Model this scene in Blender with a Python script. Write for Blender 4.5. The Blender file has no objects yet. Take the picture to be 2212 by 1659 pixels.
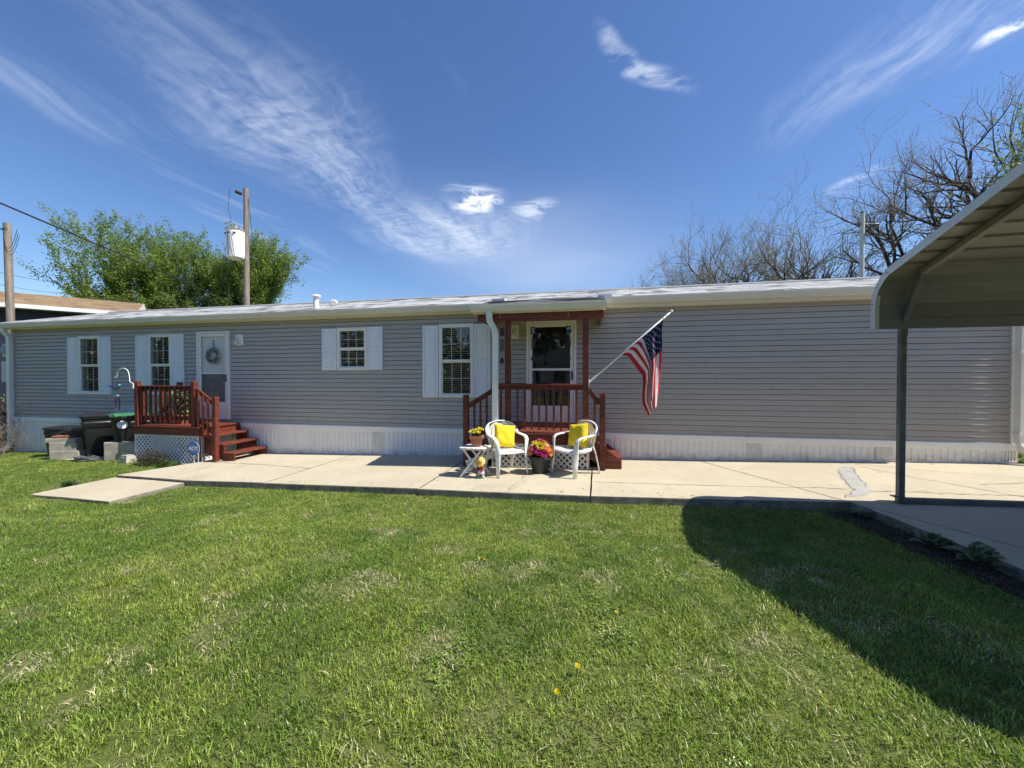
import bpy, bmesh, math, random
import numpy as np
from mathutils import Vector, Matrix, Euler, Quaternion
R = math.radians
sc = bpy.context.scene
# ------------------------------------------------------------------ camera
cam_d = bpy.data.cameras.new('camera'); cam = bpy.data.objects.new('camera', cam_d)
sc.collection.objects.link(cam); sc.camera = cam
cam.location = (0, -7.6, 1.5); cam.rotation_euler = (R(90 - 0.72), 0, R(11.56))
cam_d.sensor_fit = 'HORIZONTAL'; cam_d.sensor_width = 36; cam_d.lens = 36 * 831 / 2212
cam_d.clip_start = .05; cam_d.clip_end = 2000
# ------------------------------------------------------------------ light and sky
SUN = Vector((.735, -.040, 1)).normalized()
sun_d = bpy.data.lights.new('sun', 'SUN'); sun_o = bpy.data.objects.new('sun', sun_d)
sc.collection.objects.link(sun_o); sun_o.location = (20, -3, 30)
sun_o.rotation_euler = (-SUN).to_track_quat('-Z', 'Y').to_euler()
sun_d.energy = 3.1; sun_d.angle = R(.5); sun_d.color = (1, .955, .88)
sc.view_settings.view_transform = 'Standard'; sc.view_settings.look = 'None'
sc.view_settings.gamma = 1; sc.view_settings.exposure = 1.2; sc.view_settings.use_curve_mapping = False
sc.cycles.use_denoising = True; sc.cycles.use_adaptive_sampling = True; sc.cycles.adaptive_threshold = .02; sc.cycles.adaptive_min_samples = 16
sc.cycles.max_bounces = 6; sc.cycles.diffuse_bounces = 3; sc.cycles.glossy_bounces = 3; sc.cycles.transparent_max_bounces = 16
sc.cycles.caustics_reflective = False; sc.cycles.caustics_refractive = False

class NT:
    """small helper around a node tree"""
    def __init__(s, t): s.t = t; s.t.nodes.clear()
    def n(s, typ, ins=None, **kw):
        nd = s.t.nodes.new(typ)
        for k, v in kw.items(): setattr(nd, k, v)
        for k, v in (ins or {}).items():
            sk = nd.inputs[k]
            if hasattr(v, 'is_output') or isinstance(v, bpy.types.NodeSocket): s.t.links.new(v, sk)
            else: sk.default_value = v
        return nd
    def math(s, op, a, b=0., clamp=False):
        nd = s.n('ShaderNodeMath', operation=op, use_clamp=clamp)
        for i, v in enumerate((a, b)):
            if isinstance(v, bpy.types.NodeSocket): s.t.links.new(v, nd.inputs[i])
            else: nd.inputs[i].default_value = v
        return nd.outputs[0]
    def mix(s, fac, a, b):
        nd = s.n('ShaderNodeMix', data_type='RGBA')
        for i, v in ((0, fac), (6, a), (7, b)):
            if isinstance(v, bpy.types.NodeSocket): s.t.links.new(v, nd.inputs[i])
            else: nd.inputs[i].default_value = v if i == 0 else (*v[:3], 1)
        return nd.outputs[2]
    def noise(s, vec, scale, detail=4, rough=.55, dist=0.):
        return s.n('ShaderNodeTexNoise', {'Vector': vec, 'Scale': scale, 'Detail': detail, 'Roughness': rough, 'Distortion': dist}).outputs[0]
    def rng(s, v, a, b, c=0., d=1., smooth=True):
        return s.n('ShaderNodeMapRange', {0: v, 1: a, 2: b, 3: c, 4: d}, interpolation_type='SMOOTHSTEP' if smooth else 'LINEAR').outputs[0]

def make_world():
    w = bpy.data.worlds.new('World'); sc.world = w; w.use_nodes = True
    T = NT(w.node_tree)
    sky = T.n('ShaderNodeTexSky', sky_type='NISHITA', sun_disc=False, sun_elevation=math.asin(SUN.z),
              sun_rotation=R(90 + 3), altitude=300, air_density=1.05, dust_density=.3, ozone_density=2.9)
    d = T.n('ShaderNodeTexCoord').outputs['Generated']
    sep = T.n('ShaderNodeSeparateXYZ', {0: d})
    z = T.math('MAXIMUM', sep.outputs[2], .035)
    p = T.n('ShaderNodeCombineXYZ', {0: T.math('DIVIDE', sep.outputs[0], z), 1: T.math('DIVIDE', sep.outputs[1], z), 2: 0.}).outputs[0]
    # a layer of high cirrus: streaks drawn out along the wind, broken by ripples
    wn = T.n('ShaderNodeTexNoise', {'Vector': p, 'Scale': 1.3, 'Detail': 3.}).outputs[1]
    off = T.n('ShaderNodeVectorMath', {0: wn, 1: (.5, .5, .5)}, operation='SUBTRACT').outputs[0]
    off = T.n('ShaderNodeVectorMath', {0: off, 'Scale': .55}, operation='SCALE').outputs[0]
    pw = T.n('ShaderNodeVectorMath', {0: p, 1: off}, operation='ADD').outputs[0]
    st = T.n('ShaderNodeMapping', {0: pw, 2: (0, 0, R(-14)), 3: (3.6, .55, 1)}).outputs[0]
    streak = T.noise(st, 1.6, 6, .56, .4)
    rip = T.noise(T.n('ShaderNodeMapping', {0: pw, 2: (0, 0, R(35)), 3: (9, 16, 1)}).outputs[0], 1.0, 4, .6, .6)
    fine = T.noise(T.n('ShaderNodeMapping', {0: pw, 2: (0, 0, R(-14)), 3: (14, 4, 1)}).outputs[0], 1.6, 5, .65, .3)
    def blob(cx, cy, ang, sx, sy, a=1., b=.2):
        m = T.n('ShaderNodeMapping', {0: pw, 1: (cx, cy, 0), 2: (0, 0, R(ang)), 3: (sx, sy, 1)}, vector_type='TEXTURE').outputs[0]
        ln = T.n('ShaderNodeVectorMath', {0: m}, operation='LENGTH').outputs['Value']
        return T.rng(ln, a, b)
    def tex(f1, lo, hi): return T.rng(f1, lo, hi)
    def add(*v):
        r = v[0]
        for q in v[1:]: r = T.math('ADD', r, q)
        return r
    mul = lambda a, b: T.math('MULTIPLY', a, b)
    band = add(blob(-1.22, 1.50, 4, .46, 1.0), mul(blob(-.98, 2.60, -10, .72, .85), 1.0))
    veil = mul(T.math('MINIMUM', band, 1.), T.rng(add(mul(streak, .55), mul(rip, .3), mul(fine, .25)), .36, .84))
    left = mul(blob(-1.85, .95, 60, .85, .32, 1., 0.), T.rng(streak, .38, .80))
    low = mul(blob(-2.15, 2.3, 20, .30, 1.2), T.rng(streak, .45, .7))
    right = mul(add(blob(.86, 1.46, 10, .27, .60, 1., 0.), mul(blob(1.12, 1.3, 25, .22, .5, 1., 0.), .8)), T.rng(add(mul(streak, .5), mul(fine, .5)), .36, .74))
    lowr = mul(blob(-.45, 3.4, -5, 1.5, 1.9, 1., 0.), .36)
    gen = mul(T.rng(streak, .60, .86), .35)
    thin = add(mul(veil, .46), mul(left, .15), mul(low, .22), mul(right, .24), mul(lowr, .55), mul(gen, .12))
    puffn = T.rng(T.noise(pw, 7, 5, .6, .5), .36, .60)
    puff = mul(add(blob(-.60, 2.13, 20, .20, .27), mul(blob(-.36, 2.33, 30, .12, .26), .40), mul(blob(1.155, 1.41, 35, .05, .10), .9),
                   mul(blob(.17, 1.31, -38, .055, .24), .42), mul(blob(1.36, 2.25, 0, .12, .18), .3)), puffn)
    cl = T.math('MINIMUM', add(mul(puff, .95), thin), .96)
    hsv = T.n('ShaderNodeHueSaturation', {'Hue': .508, 'Saturation': 1.17, 'Value': 1., 'Color': sky.outputs[0]}).outputs[0]
    col = T.mix(cl, hsv, (8.4, 8.7, 9.2))
    bg = T.n('ShaderNodeBackground', {'Color': col, 'Strength': .069})
    T.n('ShaderNodeOutputWorld', {0: bg.outputs[0]})
make_world()

# ------------------------------------------------------------------ helpers
C = sc.collection
MATS = {}
def pm(name, c1, c2=None, rough=.6, scale=4., detail=5, bump=0., bscale=60., metal=0., spec=.5, stretch=(1, 1, 1), lo=.35, hi=.65, speck=None, sscale=90., coat=0.):
    """plain procedural material: two tones mixed by noise over world position, fine grain, relief"""
    if name in MATS: return MATS[name]
    m = bpy.data.materials.new(name); m.use_nodes = True; T = NT(m.node_tree)
    pos = T.n('ShaderNodeNewGeometry').outputs['Position']
    mp = T.n('ShaderNodeMapping', {0: pos, 3: stretch}).outputs[0]
    c2 = c2 or tuple(x * .86 for x in c1)
    col = T.mix(T.rng(T.noise(mp, scale, detail), lo, hi), c1, c2)
    fine = T.noise(mp, scale * 14, 3, .6)
    col = T.mix(T.rng(fine, .3, .7, 0., .12), col, tuple(x * .6 for x in c2))
    if speck: col = T.mix(T.rng(T.noise(pos, sscale, 2, .5), .60, .68, 0., .8), col, speck)
    b = T.n('ShaderNodeBsdfPrincipled', {'Base Color': col, 'Metallic': metal, 'Specular IOR Level': spec, 'Coat Weight': coat,
            'Roughness': T.rng(T.noise(mp, scale * 3, 3), .3, .7, max(rough - .08, 0), min(rough + .08, 1))})
    if bump:
        bp = T.n('ShaderNodeBump', {'Strength': bump, 'Distance': .004, 'Height': T.noise(mp, bscale, 5, .6)})
        m.node_tree.links.new(bp.outputs[0], b.inputs['Normal'])
    T.n('ShaderNodeOutputMaterial', {0: b.outputs[0]})
    MATS[name] = m; return m

def glass_mat(name='window_glass', tint=(.75, .78, .78), gain=1.6):
    if name in MATS: return MATS[name]
    m = bpy.data.materials.new(name); m.use_nodes = True; T = NT(m.node_tree)
    bk = T.n('ShaderNodeNewGeometry').outputs['Backfacing']
    fr = T.n('ShaderNodeFresnel', {'IOR': T.rng(bk, 0, 1, 1.52, 1 / 1.52, False)}).outputs[0]
    pos = T.n('ShaderNodeNewGeometry').outputs['Position']
    bp = T.n('ShaderNodeBump', {'Strength': .03, 'Distance': .01, 'Height': T.noise(pos, 2.5, 2)}).outputs[0]
    g = T.n('ShaderNodeBsdfGlossy', {'Color': (.95, .97, 1, 1), 'Roughness': .01, 'Normal': bp}).outputs[0]
    t = T.n('ShaderNodeBsdfTransparent', {'Color': (*tint, 1)}).outputs[0]
    mx = T.n('ShaderNodeMixShader', {0: T.math('MULTIPLY', fr, gain, True), 1: t, 2: g}).outputs[0]
    T.n('ShaderNodeOutputMaterial', {0: mx}); MATS[name] = m; return m

def leaf_mat(name, c1, c2, c3=None, trans=.35, scale=.7, rough=.5, attr=None):
    """leaf: colour varies by place and by piece, light passes through"""
    if name in MATS: return MATS[name]
    m = bpy.data.materials.new(name); m.use_nodes = True; T = NT(m.node_tree)
    pos = T.n('ShaderNodeNewGeometry')
    col = T.mix(T.rng(T.noise(pos.outputs['Position'], scale, 4), .35, .65), c1, c2)
    rnd = pos.outputs['Random Per Island']
    col = T.mix(T.rng(rnd, 0, 1, 0, .5, False), col, c3 or tuple(x * .5 for x in c1))
    dif = T.n('ShaderNodeBsdfPrincipled', {'Base Color': col, 'Roughness': rough, 'Specular IOR Level': .35}).outputs[0]
    tr = T.n('ShaderNodeBsdfTranslucent', {'Color': col}).outputs[0]
    mx = T.n('ShaderNodeMixShader', {0: trans, 1: dif, 2: tr}).outputs[0]
    T.n('ShaderNodeOutputMaterial', {0: mx}); MATS[name] = m; return m

class MB:
    """collects geometry for ONE mesh object"""
    def __init__(s): s.v = []; s.f = []; s.mi = []; s.cur = 0
    def add(s, vs, fs):
        o = len(s.v); s.v += [tuple(q) for q in vs]
        s.f += [tuple(i + o for i in f) for f in fs]; s.mi += [s.cur] * len(fs); return s
    def box(s, x0, x1, y0, y1, z0, z1, ch=0., M=None):
        if ch <= 0:
            vs = [(x, y, z) for x in (x0, x1) for y in (y0, y1) for z in (z0, z1)]
            fs = [(0, 1, 3, 2), (4, 6, 7, 5), (0, 4, 5, 1), (2, 3, 7, 6), (0, 2, 6, 4), (1, 5, 7, 3)]
        else:
            ch = min(ch, (x1 - x0) * .45, (y1 - y0) * .45, (z1 - z0) * .45)
            bm = bmesh.new(); bmesh.ops.create_cube(bm, size=1)
            for v in bm.verts: v.co = ((x0 + x1) / 2 + v.co.x * (x1 - x0), (y0 + y1) / 2 + v.co.y * (y1 - y0), (z0 + z1) / 2 + v.co.z * (z1 - z0))
            bmesh.ops.bevel(bm, geom=bm.edges[:], offset=ch, segments=1, affect='EDGES')
            bm.verts.index_update(); vs = [v.co.copy() for v in bm.verts]; fs = [[v.index for v in f.verts] for f in bm.faces]; bm.free()
        if M: vs = [M @ Vector(q) for q in vs]
        return s.add(vs, fs)
    def bar(s, p0, p1, w, h, up=(0, 0, 1), ch=0.):
        """square-section bar from p0 to p1, w across, h along 'up'"""
        p0, p1 = Vector(p0), Vector(p1); d = p1 - p0; L = d.length; d.normalize(); up = Vector(up)
        a = d.cross(up); a.normalize(); b = a.cross(d)
        M = Matrix(((d.x, a.x, b.x, p0.x), (d.y, a.y, b.y, p0.y), (d.z, a.z, b.z, p0.z), (0, 0, 0, 1)))
        return s.box(0, L, -w / 2, w / 2, -h / 2, h / 2, ch, M)
    def tube(s, pts, r, n=8, cap=True):
        pts = [Vector(p) for p in pts]; rs = r if isinstance(r, (list, tuple)) else [r] * len(pts)
        t0 = (pts[1] - pts[0]).normalized(); ref = Vector((0, 0, 1)) if abs(t0.z) < .9 else Vector((1, 0, 0))
        a = t0.cross(ref).normalized(); vs = []; fs = []
        for i, p in enumerate(pts):
            t = ((pts[i] - pts[i - 1]) if i else t0).normalized() + ((pts[i + 1] - pts[i]).normalized() if i < len(pts) - 1 else Vector())
            if t.length < 1e-6: t = t0
            t.normalize(); a = (a - t * a.dot(t))
            a = a.normalized() if a.length > 1e-6 else t.orthogonal().normalized()
            b = t.cross(a)
            for k in range(n):
                an = 2 * math.pi * k / n; vs.append(p + (a * math.cos(an) + b * math.sin(an)) * rs[i])
        for i in range(len(pts) - 1):
            for k in range(n):
                k2 = (k + 1) % n; fs.append((i * n + k, i * n + k2, (i + 1) * n + k2, (i + 1) * n + k))
        if cap: fs += [tuple(range(n))[::-1], tuple((len(pts) - 1) * n + k for k in range(n))]
        return s.add(vs, fs)
    def strap(s, pts, w, t, refs, n=8):
        """flattened band swept along pts; refs: direction of the wide side at each point"""
        pts = [Vector(p) for p in pts]; vs = []; fs = []
        for i, p in enumerate(pts):
            tg = (pts[min(i + 1, len(pts) - 1)] - pts[max(i - 1, 0)]).normalized()
            a = Vector(refs[i]); a = (a - tg * a.dot(tg)).normalized(); b = tg.cross(a)
            ww = w[i] if isinstance(w, (list, tuple)) else w
            for k in range(n):
                an = 2 * math.pi * k / n; c_, s_ = math.cos(an), math.sin(an)
                e = .55
                vs.append(p + a * (ww / 2 * math.copysign(abs(c_) ** e, c_)) + b * (t / 2 * math.copysign(abs(s_) ** e, s_)))
        for i in range(len(pts) - 1):
            for k in range(n):
                k2 = (k + 1) % n; fs.append((i * n + k, i * n + k2, (i + 1) * n + k2, (i + 1) * n + k))
        fs += [tuple(range(n))[::-1], tuple((len(pts) - 1) * n + k for k in range(n))]
        return s.add(vs, fs)
    def lathe(s, prof, n=16, c=(0, 0, 0), M=None, sx=1., sy=1., close=True):
        vs = []; fs = []
        for r, z in prof:
            for k in range(n):
                an = 2 * math.pi * k / n; vs.append((c[0] + r * sx * math.cos(an), c[1] + r * sy * math.sin(an), c[2] + z))
        for i in range(len(prof) - 1):
            for k in range(n):
                k2 = (k + 1) % n; fs.append((i * n + k, i * n + k2, (i + 1) * n + k2, (i + 1) * n + k))
        if close: fs += [tuple(range(n))[::-1], tuple((len(prof) - 1) * n + k for k in range(n))]
        if M: vs = [M @ Vector(q) for q in vs]
        return s.add(vs, fs)
    def prism(s, poly, z0, z1):
        """vertical prism; z0,z1 numbers or functions of (x,y)"""
        f0 = z0 if callable(z0) else (lambda x, y: z0); f1 = z1 if callable(z1) else (lambda x, y: z1)
        n = len(poly); vs = [(x, y, f0(x, y)) for x, y in poly] + [(x, y, f1(x, y)) for x, y in poly]
        fs = [tuple(range(n))[::-1], tuple(range(n, 2 * n))] + [(i, (i + 1) % n, n + (i + 1) % n, n + i) for i in range(n)]
        return s.add(vs, fs)
    def extr(s, prof, x0, x1, caps=True):
        """(y,z) profile drawn out along X"""
        n = len(prof); vs = [(x0, y, z) for y, z in prof] + [(x1, y, z) for y, z in prof]
        fs = [(i, (i + 1) % n, n + (i + 1) % n, n + i) for i in range(n)]
        if caps: fs += [tuple(range(n))[::-1], tuple(range(n, 2 * n))]
        return s.add(vs, fs)
    def xf(s, M, start=0):
        s.v[start:] = [tuple(M @ Vector(q)) for q in s.v[start:]]; return s
    def build(s, name, mat, parent=None, smooth=False, local=False, loc=None, rot=None, sharp=None, solid=0.):
        me = bpy.data.meshes.new(name); me.from_pydata(s.v, [], s.f)
        mats = mat if isinstance(mat, (list, tuple)) else [mat]
        for m in mats: me.materials.append(m)
        if len(mats) > 1: me.polygons.foreach_set('material_index', s.mi)
        if smooth:
            me.polygons.foreach_set('use_smooth', [True] * len(me.polygons))
            if sharp: me.set_sharp_from_angle(angle=R(sharp))
        me.update()
        o = bpy.data.objects.new(name, me); C.objects.link(o)
        if parent is not None:
            o.parent = parent
            if not local: o.matrix_parent_inverse = BASE[parent.name].inverted() if parent.name in BASE else Matrix()
        if loc: o.location = loc
        if rot: o.rotation_euler = rot
        if solid:
            md = o.modifiers.new('thickness', 'SOLIDIFY'); md.thickness = solid; md.offset = 0
        BASE[o.name] = BASE[parent.name] if (parent is not None and not local and parent.name in BASE) else Matrix()
        if parent is not None and not local:
            # geometry of sub-parts is in world space too; the parent's own origin is the thing's base
            BASE[o.name] = Matrix()
        return o
BASE = {}
def thing(name, label, cat, loc=(0, 0, 0), rz=0., group=None):
    o = bpy.data.objects.new(name, None); C.objects.link(o)
    o.location = loc; o.rotation_euler = (0, 0, rz); o.empty_display_size = .2
    BASE[o.name] = Matrix.Translation(loc) @ Matrix.Rotation(rz, 4, 'Z')
    tag(o, label, cat, group); return o
def tag(o, label=None, cat=None, group=None, kind=None):
    if label: o['label'] = label
    if cat: o['category'] = cat
    if group: o['group'] = group
    if kind: o['kind'] = kind
    return o
def copy_tree(o, parent=None):
    c = o.copy(); C.objects.link(c); m = o.matrix_parent_inverse.copy(); c.parent = parent; c.matrix_parent_inverse = m
    for ch in list(o.children): copy_tree(ch, c)
    return c
def dup(o, parent, loc=None, scale=None):
    c = o.copy(); C.objects.link(c); m = o.matrix_parent_inverse.copy(); c.parent = parent; c.matrix_parent_inverse = m
    if loc is not None: c.location = loc
    if scale is not None: c.scale = scale
    return c
def ss(x): x = min(max(x, 0.), 1.); return x * x * (3 - 2 * x)
GXs = [-400, -15.4, -7.45, -4.8, -2.6, .56, 1.97, 2.95, 5.0, 6.6, 12, 400]
GZs = [-.9, -.48, -.21, -.143, -.075, -.012, .02, .049, .114, .163, .25, .4]
def gz(x, y=0): return float(np.interp(x, GXs, GZs))
def lawn_z(x, y):
    off = -.10 * ss((x + 9.2) / 1.2)
    rise = .27 * ss((-2.9 - y) / 2.6) * (1 - ss((x - 1.9) / 1.0))
    bumps = .018 * math.sin(x * 1.7 + .6 * y) * math.sin(y * 2.1 - .4 * x) * ss((-2.8 - y) / 1.)
    under = -.25 * ss((y - .02) / .3) * (1 if -15.2 < x < 9 and y < 4.6 else 0)
    return gz(x) + off + rise + bumps + under
# ------------------------------------------------------------------ materials
WHITE = pm('white_vinyl', (.84, .83, .81), (.79, .78, .76), .45, 1.5, bump=.02)
SKIRT = pm('skirt_vinyl', (.90, .885, .85), (.84, .825, .79), .5, 1.2, bump=.03)
TRIMW = pm('white_trim', (.84, .83, .79), (.78, .77, .72), .5, 2., bump=.02)
CREAM = pm('cream_gutter', (.80, .745, .63), (.73, .68, .57), .42, 1.1, bump=.02, stretch=(.5, 2, 2))
SHUT = pm('shutter_vinyl', (.80, .83, .87), (.75, .78, .83), .5, 3., bump=.06, bscale=120, stretch=(4, 4, .4))
SIDING = pm('grey_siding', (.452, .418, .386), (.424, .392, .362), .55, .8, bump=.12, bscale=70, stretch=(.25, 1, 5))
def siding_tone():
    t = SIDING.node_tree; b = [n for n in t.nodes if n.type == 'BSDF_PRINCIPLED'][0]; src = b.inputs['Base Color'].links[0].from_socket
    T = NT.__new__(NT); T.t = t
    oi = T.n('ShaderNodeObjectInfo').outputs['Random']; pos = T.n('ShaderNodeNewGeometry').outputs['Position']; z = T.n('ShaderNodeSeparateXYZ', {0: pos}).outputs[2]
    c = T.mix(T.rng(oi, 0, 1, 0, .16, False), src, (.44, .40, .37))
    dirt = T.math('MULTIPLY', T.rng(z, .85, .45, 0, 1), T.rng(T.noise(pos, 5, 5, .7), .40, .70, 0, .45))
    streak = T.rng(T.noise(T.n('ShaderNodeMapping', {0: pos, 3: (7, 1, .5)}).outputs[0], 1.5, 5, .7), .58, .78, 0, .22)
    c = T.mix(T.math('MAXIMUM', dirt, streak), c, (.30, .265, .22)); t.links.new(c, b.inputs['Base Color'])
siding_tone()
def skirt_dirt():
    t = SKIRT.node_tree; b = [n for n in t.nodes if n.type == 'BSDF_PRINCIPLED'][0]; src = b.inputs['Base Color'].links[0].from_socket
    T = NT.__new__(NT); T.t = t; pos = T.n('ShaderNodeNewGeometry').outputs['Position']; q = T.n('ShaderNodeSeparateXYZ', {0: pos}); oi = T.n('ShaderNodeObjectInfo').outputs['Random']
    hgt = T.math('SUBTRACT', q.outputs[2], T.math('MULTIPLY', T.math('SUBTRACT', q.outputs[0], .55), .0285))
    d = T.math('MULTIPLY', T.rng(hgt, .22, -.02, 0, 1), T.rng(T.noise(pos, 8, 5, .75), .38, .68, 0, .7))
    st = T.rng(T.noise(T.n('ShaderNodeMapping', {0: pos, 3: (14, 1, .8)}).outputs[0], 1.5, 5, .7), .56, .74, 0, .25)
    c = T.mix(T.rng(oi, 0, 1, 0, .10, False), src, (.70, .67, .61)); c = T.mix(T.math('MAXIMUM', d, st), c, (.42, .36, .27)); t.links.new(c, b.inputs['Base Color'])
skirt_dirt()
STAIN = pm('red_stained_wood', (.185, .042, .021), (.095, .022, .013), .55, 4., bump=.25, bscale=50, stretch=(3, 3, 3), spec=.4)
STAINX = pm('red_stained_plank', (.205, .048, .025), (.105, .025, .015), .55, 3., bump=.3, bscale=45, stretch=(.5, 7, 7), spec=.4)
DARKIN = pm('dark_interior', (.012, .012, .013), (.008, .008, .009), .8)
BLIND = pm('blind_slats', (.42, .40, .36), (.34, .32, .29), .6)
BLACK = pm('black_plastic', (.012, .012, .013), (.018, .018, .019), .42, 6., bump=.12, bscale=160)
BLACKM = pm('black_metal', (.012, .012, .012), (.02, .02, .02), .35, 5.)
GALV = pm('galvanised_steel', (.15, .16, .155), (.10, .11, .105), .5, 6., metal=.2, bump=.05)
CARP = pm('carport_sheet', (.22, .212, .185), (.18, .173, .15), .42, 1.6, bump=.03, stretch=(.4, 2, 2))
CARPT = pm('carport_trim', (.62, .64, .65), (.54, .56, .57), .4, 2., bump=.03)
PLASTW = pm('white_resin', (.80, .80, .78), (.74, .74, .71), .38, 5., bump=.02)
TERRA = pm('terracotta', (.42, .17, .085), (.34, .13, .07), .75, 9., bump=.12)
BLOCKM = pm('concrete_block', (.47, .42, .33), (.36, .325, .26), .92, 7., bump=.6, bscale=110)
BRICKM = pm('red_brick', (.33, .12, .075), (.25, .10, .07), .88, 8., bump=.5)
YELLOWF = pm('yellow_fabric', (.84, .62, .015), (.80, .55, .012), .85, 10., bump=.3, bscale=300)
BARK = pm('bark', (.105, .085, .07), (.06, .05, .042), .9, 6., bump=.7, bscale=18, stretch=(3, 3, .8))
BARKD = pm('dark_bark', (.062, .052, .045), (.038, .032, .03), .9, 6., bump=.6, bscale=18)
POLEW = pm('weathered_pole', (.30, .245, .20), (.19, .155, .125), .9, 3., bump=.5, bscale=20, stretch=(9, 9, .7))
GLASS = glass_mat(tint=(.90, .92, .92))
CLEARG = glass_mat('clear_glass', (.94, .95, .95), 1.)

def concrete_mat():
    m = bpy.data.materials.new('concrete'); m.use_nodes = True; T = NT(m.node_tree); MATS['concrete'] = m
    g = T.n('ShaderNodeNewGeometry'); pos = g.outputs['Position']
    big = T.noise(pos, .9, 5, .6, .3); mid = T.noise(pos, 6, 5, .6); fine = T.noise(pos, 130, 3, .7)
    col = T.mix(T.rng(big, .3, .7), (.50, .435, .305), (.42, .362, .255))
    col = T.mix(T.rng(mid, .42, .72, 0, .35), col, (.36, .32, .24))
    col = T.mix(T.rng(fine, .25, .75, 0, .38), col, (.58, .515, .38))
    drip = T.noise(T.n('ShaderNodeMapping', {0: pos, 3: (1.1, .5, 1)}).outputs[0], 2.2, 6, .7, .8)
    col = T.mix(T.rng(drip, .54, .74, 0, .48), col, (.30, .265, .195))
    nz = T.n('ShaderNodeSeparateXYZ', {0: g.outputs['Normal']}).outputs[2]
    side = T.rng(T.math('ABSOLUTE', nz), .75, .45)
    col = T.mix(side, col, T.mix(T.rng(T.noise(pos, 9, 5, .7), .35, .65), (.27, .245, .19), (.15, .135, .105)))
    rel = T.math('ADD', T.math('MULTIPLY', fine, .6), T.math('MULTIPLY', T.noise(pos, 25, 4, .6), .5))
    bp = T.n('ShaderNodeBump', {'Strength': .35, 'Distance': .004, 'Height': rel}).outputs[0]
    b = T.n('ShaderNodeBsdfPrincipled', {'Base Color': col, 'Roughness': .88, 'Specular IOR Level': .3, 'Normal': bp})
    T.n('ShaderNodeOutputMaterial', {0: b.outputs[0]}); return m
CONC = concrete_mat()

def soil_mat():
    m = bpy.data.materials.new('lawn_soil'); m.use_nodes = True; T = NT(m.node_tree); MATS['lawn_soil'] = m
    pos = T.n('ShaderNodeNewGeometry').outputs['Position']
    a = T.noise(pos, 14, 5, .65); b_ = T.noise(pos, 1.1, 4, .6); c = T.noise(pos, 70, 4, .7)
    col = T.mix(T.rng(a, .35, .65), (.110, .145, .032), (.150, .175, .045))
    col = T.mix(T.rng(b_, .5, .72, 0, .75), col, (.22, .19, .10))
    col = T.mix(T.rng(c, .4, .7, 0, .6), col, (.075, .085, .025))
    bp = T.n('ShaderNodeBump', {'Strength': .8, 'Distance': .02, 'Height': T.math('ADD', c, a)}).outputs[0]
    b = T.n('ShaderNodeBsdfPrincipled', {'Base Color': col, 'Roughness': .95, 'Specular IOR Level': .15, 'Normal': bp})
    T.n('ShaderNodeOutputMaterial', {0: b.outputs[0]}); return m
SOIL = soil_mat()

# ------------------------------------------------------------------ ground
def make_lawn():
    xs = sorted(set([-400, -200, -120, -80, -55, -40, -30, -24, -20] + [round(-17 + .25 * i, 3) for i in range(85)] + [5, 6, 7, 9, 12, 16, 22, 30, 45, 80, 140, 250, 400]))
    ys = sorted(set([-400, -200, -100, -60, -40, -28, -20, -15, -12, -10] + [round(-9 + .2 * i, 3) for i in range(50)] + [1.5, 3, 4.5, 4.7, 6, 9, 14, 20, 30, 50, 90, 160, 400]))
    vs = [(x, y, lawn_z(x, y)) for x in xs for y in ys]; ny = len(ys)
    fs = [(i * ny + j, (i + 1) * ny + j, (i + 1) * ny + j + 1, i * ny + j + 1) for i in range(len(xs) - 1) for j in range(ny - 1)]
    tag(MB().add(vs, fs).build('lawn', SOIL, smooth=True), kind='structure')
make_lawn()

P_WALK = [(-8.50, -3.30), (-6.64, -3.45), (-6.62, -2.44), (-8.44, -2.24)]
P_S1 = [(-8.44, -2.21), (-6.62, -2.42), (-5.105, -2.40), (-5.095, -.05), (-7.95, -.05), (-7.98, -1.02)]
P_S2 = [(-5.08, -2.42), (-2.425, -2.47), (-2.40, -.05), (-5.07, -.05)]
P_S3 = [(-2.405, -2.49), (-.006, -2.50), (.038, -.05), (-2.38, -.05)]
P_S4a = [(.004, -2.50), (2.99, -2.375), (2.715, -1.79), (.018, -1.79)]
P_S4b = [(.018, -1.784), (2.711, -1.784), (1.90, -.05), (.048, -.05)]
P_D1 = [(3.0, -2.37), (1.912, -.05), (4.05, -.05), (4.28, -.46), (4.51, -1.08), (4.90, -1.81), (5.16, -2.25), (6.05, -4.0), (6.6, -8.5), (5.9, -8.5), (3.60, -3.57)]
P_D2 = [(4.06, -.05), (9.5, -.05), (9.5, -8.5), (6.61, -8.5), (6.06, -4.0), (5.17, -2.25), (4.91, -1.81), (4.52, -1.08), (4.29, -.46)]
P_D3 = [(2.995, -2.385), (3.59, -3.57), (5.89, -8.5), (3.75, -8.5), (3.22, -4.0), (3.05, -2.6)]
SLABS = [P_WALK, P_S1, P_S2, P_S3, P_S4a, P_S4b, P_D1, P_D2, P_D3]
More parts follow.
